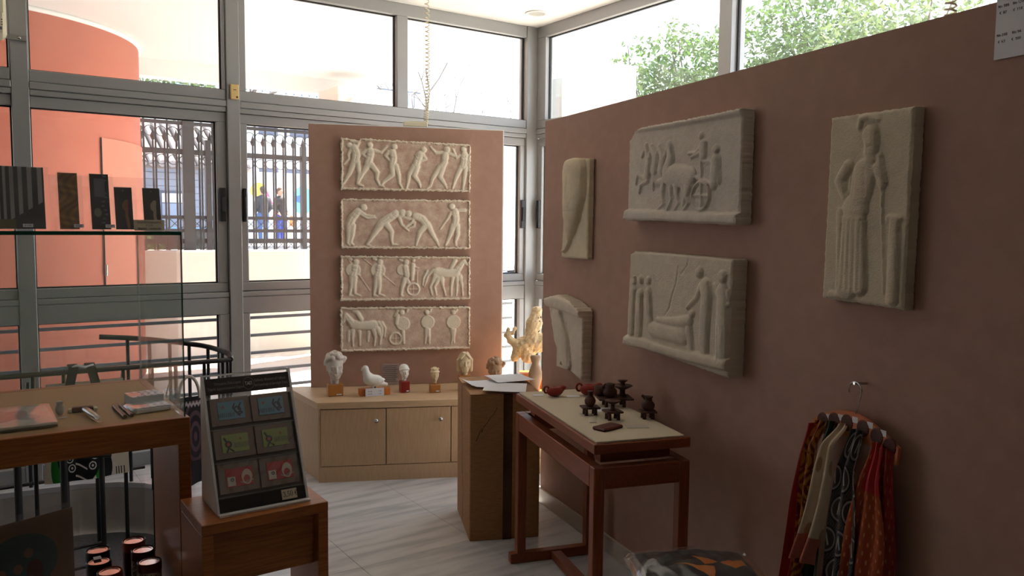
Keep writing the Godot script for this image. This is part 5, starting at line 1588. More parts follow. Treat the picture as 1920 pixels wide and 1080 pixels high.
	for it in items:
		var n := thing(it[0], it[1], it[0], Vector3(it[2], y, zz), lean, "bookmarks on the glass case" if it[0] == "bookmark" else "")
		part("printed_card", card(it[3], it[4], 0.003), it[5], n, Vector3(0, 0.004, -0.002))
		part("clear_sleeve", span(Vector3(-0.006, 0, 0.0015), Vector3(it[3] + 0.012, it[4] + 0.006, 0.0025)), M.cellophane, n)
		if it[0] != "bookmark" or it[2] < 0.4:
			part("price_tag", span(Vector3(it[3] * 0.7, 0.008, 0.003), Vector3(it[3] * 0.7 + 0.026, 0.018, 0.0036)), M.paper, n)
			lettering("€ 5,00", 0.006, M.ink, n, Vector3(it[3] * 0.7 + 0.013, 0.013, 0.0038))
	o = thing("acrylic_stand", "clear acrylic stand holding the bookmarks", "stand", Vector3(0.235, y, zz - 0.05))
	part("back_sheet", span(Vector3(0, 0, -0.035), Vector3(0.31, 0.18, -0.033)), M.acrylic, o, Vector3.ZERO, lean)
	part("foot_sheet", span(Vector3(0, 0, -0.04), Vector3(0.31, 0.0015, 0.0)), M.acrylic, o)
	o = thing("text_card", "white card lettered Magnetic bookmarks on the showcase", "card", Vector3(0.447, y, zz + 0.03), lean)
	part("card_face", span(Vector3(0, 0, 0), Vector3(0.088, 0.034, 0.0015)), M.cream_card, o)
	lettering("ΜΑΓNΗΤΙΚΟΙ ΣΕΛΙΔΟΔΕΙΚΤΕΣ", 0.0075, M.grey_ink, o, Vector3(0.044, 0.026, 0.0018), Basis.IDENTITY, false, true, 0.72)
	lettering("€ 7,00", 0.0075, M.grey_ink, o, Vector3(0.044, 0.0165, 0.0018))
	lettering("Magnetic  -  bookmarks", 0.0085, M.ink, o, Vector3(0.044, 0.0065, 0.0018), Basis.IDENTITY, false, true, 0.75)
	# ---- tins and a wrapped bag on the lower shelf
	y = 0.271
	var speck := printed("speckled_tin", 128, 96, func(u: float, v: float):
		return Color(0.1, 0.06, 0.06) if sin(u * 96.0 + 4.0 * sin(v * 40.0)) * sin(v * 50.0 + 3.0 * sin(u * 60.0)) > 0.4 else Color(0.72, 0.66, 0.58), 0.5)
	var dk := mat("tin_dark", rgb(28, 22, 30), 0.45)
	var cu := mat("tin_copper", rgb(150, 62, 34), 0.45)
	var rd := mat("tin_red", rgb(84, 22, 22), 0.45)
	var tins := [[0.455, -2.905, 0.2, cu, "tallest tin of the row by the showcase leg, copper rimmed", rd], [0.468, -2.812, 0.198, rd, "dark red tin in the middle of the row by the leg", speck], [0.468, -2.705, 0.196, rd, "speckled tin nearest the viewer by the leg", speck], [0.343, -2.885, 0.199, dk, "black tin at the back of the inner row", dk], [0.334, -2.79, 0.197, dk, "black tin with a paper tag in the inner row", dk], [0.351, -2.69, 0.197, cu, "copper coloured tin at the front of the inner row", cu]]
	var wall := lathe([Vector2(0.0, 0.0), Vector2(0.036, 0.0), Vector2(0.036, 0.17), Vector2(0.0, 0.17)], 28)
	for q in tins:
		o = thing("tin_canister", q[4], "tin", Vector3(q[0], y, q[1]), Basis.IDENTITY, "tins under the showcase")
		part("can_body", sheet(28, 1, func(u: float, v: float): return Vector3(0.0355 * cos(-TAU * u), 0.17 - v * 0.17, 0.0355 * sin(-TAU * u)), 0.001), q[5], o)
		part("rim_band", lathe([Vector2(0.0, 0.168), Vector2(0.0368, 0.168), Vector2(0.0368, q[2] - 0.002), Vector2(0.0345, q[2]), Vector2(0.033, q[2] - 0.006), Vector2(0.0, q[2] - 0.007)], 28, false), q[3], o)
		part("lid", lathe([Vector2(0.031, q[2] - 0.0065), Vector2(0.03, q[2] - 0.003), Vector2(0.027, q[2] - 0.003), Vector2(0.026, q[2] - 0.005), Vector2(0.0, q[2] - 0.005)], 28, false), M.steel, o)
		if q[0] == 0.334:
			part("paper_tag", span(Vector3(-0.012, q[2], -0.038), Vector3(0.01, q[2] + 0.001, -0.012)), M.paper, o)
	var teal := printed("teal_print", 128, 160, func(u: float, v: float):
		var p := Vector2(u, v * 1.25)
		if strokes_d(p, [Vector2(0.56, 0.5), Vector2(0.57, 0.75), Vector2(0.6, 1.0)]) < 0.085:
			return Color(0.30, 0.06, 0.06)
		if strokes_d(p, [Vector2(0.36, 0.98), Vector2(0.5, 1.2)]) < 0.08:
			return Color(0.72, 0.42, 0.05)
		for d in [[0.2, 0.5], [0.38, 0.48], [0.5, 0.34]]:
			if (p - Vector2(d[0], d[1])).length() < 0.05:
				return Color(0.56, 0.42, 0.38)
		if ((p - Vector2(0.42, 0.42)) / Vector2(0.4, 0.28)).length() < 1.0 or ((p - Vector2(0.46, 0.85)) / Vector2(0.3, 0.5)).length() < 1.0:
			return Color(0.16, 0.34, 0.36)
		return Color(0.52, 0.42, 0.33), 0.6)
	o = thing("wrapped_bag", "wrapped teal printed bag leaning at the edge of the lower shelf", "bag", Vector3(0.02, y, -2.74), Basis(UP, deg_to_rad(-4)) * Basis(Vector3.RIGHT, deg_to_rad(-14)))
	part("cloth", sheet(10, 10, func(u: float, v: float): return Vector3(u * 0.24 - 0.03 * v * 0.0, lerpf(0.36 + 0.03 * u, 0.0, v), 0.012 * sin(u * PI)), 0.01), teal, o)
	part("wrapping", sheet(14, 14, func(u: float, v: float): return Vector3(u * 0.27 - 0.012, lerpf(0.38 + 0.03 * u, 0.0, v), 0.013 + 0.012 * sin(u * PI) + 0.003 * sin(u * 21.0 + v * 9.0) * sin(v * 14.0)), 0.0006), M.cellophane, o)

# ---------------------------------------------------------------- small table with the magnet rack
func build_small_table():
	var x0 := 0.532
	var x1 := 0.907
	var zb := -2.555
	var zf := -2.29
	x0 = 0.58
	var t := thing("small_table", "small orange wooden table carrying the magnet rack", "table")
	x0 = 0.534
	part("tabletop", span(Vector3(x0, 0.668, zb), Vector3(x1, 0.70, zf), 0.002), M.wood_orange, t)
	for x in [x0, x1 - 0.032]:
		part("leg_panel", span(Vector3(x, 0, zb + 0.005), Vector3(x + 0.032, 0.668, zf - 0.001), 0.002), M.wood_orange, t)
	part("apron", span(Vector3(x0 + 0.032, 0.50, zf - 0.055), Vector3(x1 - 0.032, 0.668, zf - 0.04), 0.001), M.wood_orange, t)
	part("back_apron", span(Vector3(x0 + 0.032, 0.50, zb + 0.02), Vector3(x1 - 0.032, 0.668, zb + 0.035), 0.001), M.wood_orange, t)
	# the rack
	var W := 0.27
	var o := thing("magnet_rack", "clear acrylic rack of fridge magnets with a black header", "rack", Vector3(0.591, 0.701, -2.338))
	var run := 0.165
	var rise := 0.385
	var L := sqrt(run * run + rise * rise)
	var ang := atan2(run, rise)
	var S := Basis(Vector3.RIGHT, -ang)
	for x in [0.0, W - 0.004]:
		part("side_cheek", plate_x([Vector2(0, 0), Vector2(-0.185, 0), Vector2(-run - 0.012, rise), Vector2(-run, rise)], x, x + 0.004), mat("frosted", rgb(238, 237, 234), 0.3), o)
		part("cheek_edge", span(Vector3(x - 0.0015, 0, 0.0), Vector3(x + 0.0055, L, 0.004)), M.acrylic_edge, o, Vector3.ZERO, S)
	part("front_lip", span(Vector3(0, 0, 0), Vector3(W, 0.006, 0.02)), M.acrylic_edge, o)
	part("top_edge", span(Vector3(0, L - 0.004, -0.004), Vector3(W, L, 0.003)), M.acrylic_edge, o, Vector3.ZERO, S)
	part("back_sheet", span(Vector3(0.004, 0.004, -0.014), Vector3(W - 0.004, L - 0.075, -0.011)), mat("smoky_card", rgb(92, 86, 80), 0.5), o, Vector3.ZERO, S)
	part("clear_back", span(Vector3(0.004, L - 0.075, -0.013), Vector3(W - 0.004, L, -0.011)), M.acrylic, o, Vector3.ZERO, S)
	for k in 3:
		part("shelf_lip", span(Vector3(0.004, 0.047 + k * 0.1, -0.011), Vector3(W - 0.004, 0.051 + k * 0.1, 0.003)), M.acrylic, o, Vector3.ZERO, S)
	part("bottom_strip", span(Vector3(0.006, 0.008, 0.0), Vector3(W - 0.006, 0.045, 0.002)), mat("strip_black", rgb(26, 22, 22), 0.4), o, Vector3.ZERO, S)
	var hd := part("header", span(Vector3(0.004, L - 0.062, -0.001), Vector3(W - 0.004, L - 0.012, 0.0015)), mat("header_black", rgb(42, 32, 32), 0.4), o, Vector3.ZERO, S)
	var pl := mat("header_ink", rgb(168, 160, 156), 0.6)
	lettering("Υπουργείο Πολιτισμού", 0.0105, pl, hd, Vector3(0.074, L - 0.03, 0.0018), Basis.IDENTITY, true, true, 0.72)
	lettering("Ταμείο Αρχαιολογικών Πόρων", 0.0105, pl, hd, Vector3(0.068, L - 0.045, 0.0018), Basis.IDENTITY, true, true, 0.72)
	lettering("Hellenic Ministry of Culture", 0.0105, pl, hd, Vector3(0.205, L - 0.03, 0.0018), Basis.IDENTITY, true, true, 0.72)
	lettering("Archaeological Receipts Fund", 0.0105, pl, hd, Vector3(0.207, L - 0.045, 0.0018), Basis.IDENTITY, true, true, 0.72)
	lettering("ΤΑΠ", 0.015, M.paper, hd, Vector3(0.137, L - 0.037, 0.0018), Basis.IDENTITY, false, true, 0.85)
	var ring := []
	for k in 25:
		ring.append(Vector3(0.137 + 0.0165 * cos(TAU * k / 24.0), L - 0.037 + 0.0185 * sin(TAU * k / 24.0), 0.0018))
	part("emblem_ring", tube(ring, 0.0005, 5), pl, hd)
	var pc := part("price_card", span(Vector3(0.19, 0.012, 0.003), Vector3(0.237, 0.042, 0.0042)), M.cream_card, o, Vector3.ZERO, S)
	lettering("3,50 €", 0.021, M.ink, pc, Vector3(0.216, 0.027, 0.0045), Basis.IDENTITY, true, true, 0.78)
	var at := Transform3D(S, o.position)
	var sea := printed("sea_magnet", 96, 64, func(u: float, v: float):
		var p := Vector2(u * 1.5, v)
		var d := minf(strokes_d(p, [Vector2(0.95, 0.15), Vector2(0.85, 0.4), Vector2(1.0, 0.6), Vector2(1.2, 0.85)]), strokes_d(p, [Vector2(1.3, 0.15), Vector2(1.15, 0.45), Vector2(1.35, 0.7), Vector2(1.1, 0.8)]))
		d = minf(d, absf((p - Vector2(1.1, 0.5)).length() - 0.17))
		if d < 0.04:
			return Color(0.12, 0.16, 0.22)
		if (p - Vector2(0.3, 0.3)).length() < 0.07:
			return Color(0.7, 0.26, 0.2)
		if v > 0.62 and v < 0.88 and u < 0.6 and sin(u * 90.0) > 0.0:
			return Color(0.2, 0.3, 0.4)
		return Color(0.34, 0.62, 0.68).lerp(Color(0.42, 0.6, 0.74), u), 0.3)
	var war := printed("warrior_magnet", 96, 64, func(u: float, v: float):
		var p := Vector2(u * 1.5, v)
		if (p - Vector2(0.36, 0.55)).length() < 0.1:
			return Color(0.76, 0.32, 0.22)
		if (p - Vector2(0.36, 0.55)).length() < 0.19 or strokes_d(p, [Vector2(0.15, 0.2), Vector2(0.28, 0.45), Vector2(0.35, 0.75), Vector2(0.25, 0.95)]) < 0.05 or strokes_d(p, [Vector2(0.35, 0.75), Vector2(0.6, 0.95)]) < 0.04:
			return Color(0.14, 0.12, 0.1)
		if (p - Vector2(1.05, 0.3)).length() < 0.06:
			return Color(0.76, 0.3, 0.2)
		if v > 0.5 and v < 0.78 and u > 0.42 and sin(u * 110.0) > 0.1:
			return Color(0.4, 0.42, 0.3)
		return Color(0.6, 0.66, 0.34), 0.3)
	var horse := printed("horse_magnet", 96, 64, func(u: float, v: float):
		var p := Vector2(u * 1.5, v)
		if p.x < 0.5 and v > 0.45 and v < 0.95 and p.x > 0.06:
			return Color(0.15, 0.15, 0.15) if absf((p - Vector2(0.32, 0.62)).length() - 0.07) < 0.025 else Color(0.86, 0.84, 0.8)
		var q := p - Vector2(1.15, 0.55)
		if (q / Vector2(0.3, 0.42)).length() < 1.0 and not ((q - Vector2(-0.02, 0.12)) / Vector2(0.18, 0.22)).length() < 1.0:
			return Color(0.86, 0.8, 0.7)
		if absf(v - 0.8 - 0.06 * sin(u * 12.0)) < 0.04 and u > 0.5:
			return Color(0.62, 0.64, 0.66)
		return Color(0.74, 0.16, 0.16), 0.3)
	var kraft := mat("kraft", rgb(122, 102, 86), 0.6)
	var rows := [[0.262, sea, "blue sea creature"], [0.162, war, "green warrior"], [0.06, horse, "red horse"]]
	for r in rows:
		for c in 2:
			var pk := thing("fridge_magnet", "%s magnet in clear wrapping, %s column of the rack" % [r[2], ["outer", "inner"][c]], "magnet")
			pk.transform = at * Transform3D(Basis.IDENTITY, Vector3(0.016 + c * 0.122, r[0], -0.009))
			part("backing", span(Vector3(0, 0, 0), Vector3(0.116, 0.084, 0.0015)), kraft, pk)
			part("magnet", span(Vector3(0.02, 0.016, 0.0016), Vector3(0.1, 0.071, 0.005), 0.001), M.ink, pk)
			part("magnet_face", card(0.079, 0.054), r[1], pk, Vector3(0.0205, 0.0165, 0.0056))
			part("wrapping", sheet(8, 6, func(u: float, v: float): return Vector3(u * 0.118 - 0.001, (1 - v) * 0.088 - 0.001, 0.0075 + 0.002 * sin(u * 17.0 + c) * sin(v * 12.0 + r[0] * 40.0)), 0.0005), M.cellophane, pk)

# outline in (z, y), thickness along x
func plate_x(o: Array, x0: float, x1: float) -> ArrayMesh:
	var poly := PackedVector2Array()
	for p in o:
		poly.append(Vector2(p.x, p.y))
	var m := plate(poly, 0.0, x1 - x0)
	var st := SurfaceTool.new()
	st.append_from(m, 0, Transform3D(Basis(Vector3(0, 0, 1), Vector3(0, 1, 0), Vector3(-1, 0, 0)), Vector3(x1, 0, 0)))
	return st.commit()

# ---------------------------------------------------------------- scarves, price sheet and the package at the right
func build_right_side():
	var at := func(u: float, v: float, w := 0.0) -> Vector3: return PO + PB * Vector3(u, v, w)
	var hg := thing("scarf_hanger", "wooden scarf hanger with ringed holes and a steel hook on the partition", "hanger", at.call(2.235, 0.0, 0.045), PB)
	var board := PackedVector2Array()
	for k in 15:
		var t := k / 14.0
		board.append(Vector2(lerpf(-0.155, 0.165, t), 0.955 + 0.058 * sin(PI * pow(t, 0.9)) - 0.012 * t))
	for k in 9:
		var t := 1.0 - k / 8.0
		board.append(Vector2(lerpf(-0.15, 0.16, t), 0.905 + 0.035 * sin(PI * t) - 0.012 * t))
	part("board", plate(board, -0.006, 0.006), mat("peach_wood", rgb(206, 122, 74), 0.5), hg)
	var hook := [Vector3(0.005, 1.0, 0)]
	for k in 13:
		var a := lerpf(-0.15, 1.15, k / 12.0) * PI
		hook.append(Vector3(0.0 + 0.024 * cos(a), 1.075 + 0.024 * sin(a), 0))
	part("hook", tube(hook, 0.0025, 8), M.steel, hg)
	part("wall_pin", tube([Vector3(0.0, 1.092, -0.045), Vector3(0.0, 1.095, 0.006)], 0.004, 8), M.steel, hg)
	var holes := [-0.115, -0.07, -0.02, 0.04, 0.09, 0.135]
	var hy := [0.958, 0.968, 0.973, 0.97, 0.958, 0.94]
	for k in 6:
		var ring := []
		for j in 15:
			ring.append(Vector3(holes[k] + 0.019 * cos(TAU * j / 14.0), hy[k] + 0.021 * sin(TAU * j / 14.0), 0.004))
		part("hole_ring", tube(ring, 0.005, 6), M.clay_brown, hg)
		part("hole_shade_disc", lathe([Vector2(0.0, 0.0), Vector2(0.018, 0.0), Vector2(0.018, 0.002), Vector2(0.0, 0.002)], 14, false), M.clay_dark, hg, Vector3(holes[k], hy[k], 0.006), Basis(Vector3.RIGHT, PI / 2))  # dark disc on the uncut board, its colour stands for shade inside the hole
		if k < 5:
			part("paper_sticker", span(Vector3((holes[k] + holes[k + 1]) / 2 - 0.01, hy[k] + 0.006, 0.006), Vector3((holes[k] + holes[k + 1]) / 2 + 0.01, hy[k] + 0.024, 0.0068)), M.paper, hg)
	var leafy := printed("red_gold_silk", 96, 192, func(u: float, v: float):
		var s := sin(u * 26.0 + 5.0 * sin(v * 30.0)) * sin(v * 46.0 + 4.0 * sin(u * 12.0))
		return Color(0.78, 0.5, 0.1) if s > 0.35 and u > 0.45 else Color(0.62, 0.05, 0.03), 0.55)
	var gold := printed("gold_silk", 64, 128, func(u: float, v: float):
		return Color(0.72, 0.46, 0.1) if sin(u * 20.0 + 6.0 * sin(v * 25.0)) * sin(v * 40.0) > 0.0 else Color(0.42, 0.12, 0.05), 0.5)
	var green := printed("green_silk", 64, 128, func(u: float, v: float):
		return Color(0.1, 0.2, 0.06) if v < 0.68 else Color(0.45, 0.06, 0.04), 0.6)
	var white := printed("white_silk", 64, 128, func(u: float, v: float):
		var spot := sin(u * 9.0 + 2.0) * sin(v * 13.0 + 1.0) > 0.75
		return Color(0.74, 0.42, 0.36) if v > 0.8 else (Color(0.66, 0.55, 0.4) if spot else Color(0.82, 0.74, 0.62)), 0.6)
	var coin := printed("coin_silk", 160, 480, func(u: float, v: float):
		var p := Vector2(u * 2.2, v * 9.0)
		p.x += 0.5 * fmod(floor(p.y), 2.0)
		var q := Vector2(fmod(p.x + 4.0, 1.0) - 0.5, fmod(p.y, 1.0) - 0.5)
		var d := q.length()
		if d > 0.40 and d < 0.46:
			return Color(0.05, 0.04, 0.05)
		if d < 0.40:
			if strokes_d(q, [Vector2(-0.09, 0.16), Vector2(0.0, -0.2), Vector2(0.1, 0.16)]) < 0.035:
				return Color(0.74, 0.7, 0.64)
			return Color(0.62, 0.58, 0.54) if d > 0.33 else Color(0.24, 0.21, 0.2)
		return Color(0.36, 0.33, 0.32) if fmod((q.x + q.y + 2.0) * 9.0, 1.0) < 0.5 else Color(0.12, 0.1, 0.1), 0.55)
	var sheer := printed("orange_silk", 96, 192, func(u: float, v: float):
		var s := sin(u * 61.0) * sin(v * 97.0)
		if v < 0.16 and u > 0.3:
			return Color(0.72, 0.16, 0.17)
		return Color(0.8, 0.55, 0.38) if s > 0.72 else Color(0.58, 0.17, 0.06).lerp(Color(0.66, 0.28, 0.08), 0.5 + 0.5 * sin(v * 7.0)), 0.55)
	var S := [
		["red and gold silk scarf at the outer end of the hanger", leafy, -0.13, 0.945, -0.245, 0.10, 0.05, 0.11, 0.012, 5.0],
		["golden patterned silk scarf next to the red one", gold, -0.112, 0.96, -0.185, 0.30, 0.035, 0.055, 0.03, 4.0],
		["dark green silk scarf on the hanger", green, -0.068, 0.968, -0.155, 0.14, 0.035, 0.07, 0.02, 4.0],
		["white silk scarf with a rosy knotted tip", white, -0.022, 0.97, -0.125, 0.52, 0.035, 0.075, 0.045, 4.0],
		["black and white silk scarf with coin medallions", coin, 0.035, 0.965, -0.025, 0.08, 0.05, 0.12, 0.032, 5.0],
		["sheer orange silk scarf with sparkling dots", sheer, 0.095, 0.945, 0.045, 0.08, 0.045, 0.19, 0.026, 7.0],
		["deep red silk scarf at the inner end of the hanger", printed("deep_red", 64, 128, func(u: float, v: float): return Color(0.56, 0.12, 0.1) if sin(u * 50.0) * sin(v * 80.0) < 0.7 else Color(0.7, 0.42, 0.25), 0.55), 0.135, 0.935, 0.12, 0.10, 0.045, 0.11, 0.006, 5.0]]
	for s in S:
		var m := sheet(18, 40, func(u: float, v: float):
			var w: float = lerpf(s[6], s[7], smoothstep(0.0, 0.35, v) * (0.75 + 0.25 * v))
			var cx: float = lerpf(s[2], s[4], v) + 0.006 * sin(v * 6.0 + s[9])
			var fold: float = (0.006 + 0.012 * v) * sin(u * TAU * s[9] * 0.4 + v * 2.0 + s[2] * 40.0)
			return Vector3(cx + (u - 0.5) * w, lerpf(s[3], s[5], v) - 0.02 * absf(u - 0.5) * (1.0 if v > 0.5 else 0.4), 0.008 + s[8] * smoothstep(0.0, 0.15, v) + fold), 0.0025)
		var o := part("silk_scarf", m, s[1], self, at.call(2.235, 0.0, 0.05), PB)
		tag(o, s[0], "scarf", "scarves on the hanger")
	# price sheet
	var ps := thing("price_sheet", "white price list sheet at the top of the partition", "sheet", at.call(2.585, 1.972, 0.004), PB)
	part("paper", span(Vector3(0, 0, 0), Vector3(0.21, 0.15, 0.0012)), M.paper, ps)
	for q in [["No 109", 0.018, 0.128], ["No 120", 0.055, 0.128], ["€  87", 0.018, 0.112], ["€  118", 0.055, 0.112], ["No 208", 0.018, 0.058], ["No 94", 0.055, 0.058], ["€  63", 0.018, 0.042], ["€  100", 0.055, 0.042], ["No 115", 0.1, 0.128], ["€  95", 0.1, 0.112]]:
		lettering(q[0], 0.0085, M.ink, ps, Vector3(q[1], q[2], 0.0015))
	# stool with a wrapped black bag
	var tb := yawed(-30)
	var so := thing("low_stool", "low wooden stool under the wrapped black bag", "stool", Vector3(1.87, 0, -1.64), tb)
	part("seat", span(Vector3(-0.2, 0.44, -0.14), Vector3(0.2, 0.47, 0.14), 0.003), M.wood_orange, so)
	for x in [-1.0, 1.0]:
		for z in [-1.0, 1.0]:
			part("leg", span(Vector3(x * 0.17 - 0.018, 0, z * 0.11 - 0.018), Vector3(x * 0.17 + 0.018, 0.44, z * 0.11 + 0.018), 0.002), M.wood_orange, so)
	var pillow := func(w: float, d: float, h: float, wob: float) -> ArrayMesh:
		return sheet(24, 18, func(u: float, v: float):
			var e := pow(sin(u * PI), 0.35) * pow(sin(v * PI), 0.35)
			return Vector3((u - 0.5) * w, h * e + wob * (sin(u * 13.0 + v * 5.0) * sin(v * 11.0) + 0.4 * sin(u * 37.0 - v * 9.0)) * e, (v - 0.5) * d), 0.012)
	var wings := [PackedVector2Array([Vector2(0.28, 0.58), Vector2(0.48, 0.66), Vector2(0.62, 0.66), Vector2(0.6, 0.8), Vector2(0.55, 0.96), Vector2(0.5, 0.8), Vector2(0.4, 0.68)]), PackedVector2Array([Vector2(0.48, 0.36), Vector2(0.67, 0.58), Vector2(0.54, 0.64)]), PackedVector2Array([Vector2(0.68, 0.6), Vector2(0.78, 0.5), Vector2(0.82, 0.52), Vector2(0.93, 0.38), Vector2(0.92, 0.6), Vector2(0.78, 0.74)])]
	var star := printed("orange_emblem", 192, 144, func(u: float, v: float):
		for w in wings:
			if Geometry2D.is_point_in_polygon(Vector2(u, v), w):
				return Color(0.82, 0.46, 0.06)
		return Color(0.03, 0.028, 0.03), 0.7)
	var bg := thing("wrapped_black_bag", "folded black bag with orange emblem in clear wrapping on the stool", "bag", Vector3(1.86, 0.472, -1.66), tb)
	part("cloth", pillow.call(0.36, 0.25, 0.042, 0.004), star, bg)
	part("wrapping", pillow.call(0.40, 0.262, 0.052, 0.007), M.cellophane, bg)

# ---------------------------------------------------------------- small fittings
func build_fittings():
	var cl := thing("ceiling_downlight", "round recessed ceiling lamp, switched off, by the window corner", "lamp", Vector3(3.72, 3.18, -5.08))
	part("trim_ring", lathe([Vector2(0.085, 0.0), Vector2(0.088, -0.006), Vector2(0.07, -0.008), Vector2(0.066, -0.001)], 28), M.ceiling_white, cl)
	part("reflector", lathe([Vector2(0.0, -0.0015), Vector2(0.05, -0.0015), Vector2(0.066, -0.004)], 28), mat("reflector_grey", rgb(186, 186, 180), 0.4), cl)
	var sn := thing("alarm_sensor", "small yellowed alarm sensor on the window post", "sensor", Vector3(1.5, 2.358, -5.435))
	part("housing", span(Vector3(0, 0, 0), Vector3(0.053, 0.097, 0.022), 0.004), M.sensor_yellow, sn)
	part("window_slot", span(Vector3(0.016, 0.058, 0.022), Vector3(0.036, 0.062, 0.0225)), M.clay_brown, sn)
	part("led", span(Vector3(0.034, 0.008, 0.022), Vector3(0.046, 0.02, 0.0228)), M.clay_brown, sn)
	var ac := thing("wall_speaker", "cream slotted wall device on a metal bracket at the glazing", "device", Vector3(0.0, 2.545, -5.3))
	part("housing", span(Vector3(-0.22, 0, -0.06), Vector3(0.262, 0.32, 0.06), 0.02), M.ivory, ac)
	part("cover", span(Vector3(-0.2, 0.13, 0.058), Vector3(0.25, 0.31, 0.066), 0.006), M.ivory, ac)
	for k in 3:
		for j in 4:
			part("slot", span(Vector3(0.235 - j * 0.02, 0.066 + k * 0.013, 0.059), Vector3(0.243 - j * 0.02, 0.071 + k * 0.013, 0.0605)), M.clay_brown, ac)
	part("label_strip", span(Vector3(0.1, 0.04, 0.059), Vector3(0.24, 0.056, 0.0606)), M.grey_ink, ac)
	part("bracket", span(Vector3(0.2, 0.028, -0.14), Vector3(0.365, 0.058, -0.128), 0.001), M.steel, ac)
	part("bracket_arm", span(Vector3(0.2, 0.028, -0.14), Vector3(0.212, 0.058, -0.05), 0.001), M.steel, ac)
	part("bolt", lathe([Vector2(0.0, 0.0), Vector2(0.008, 0.0), Vector2(0.008, 0.005), Vector2(0.0, 0.006)], 10), M.steel, ac, Vector3(0.33, 0.043, -0.128), Basis(Vector3.RIGHT, PI / 2))
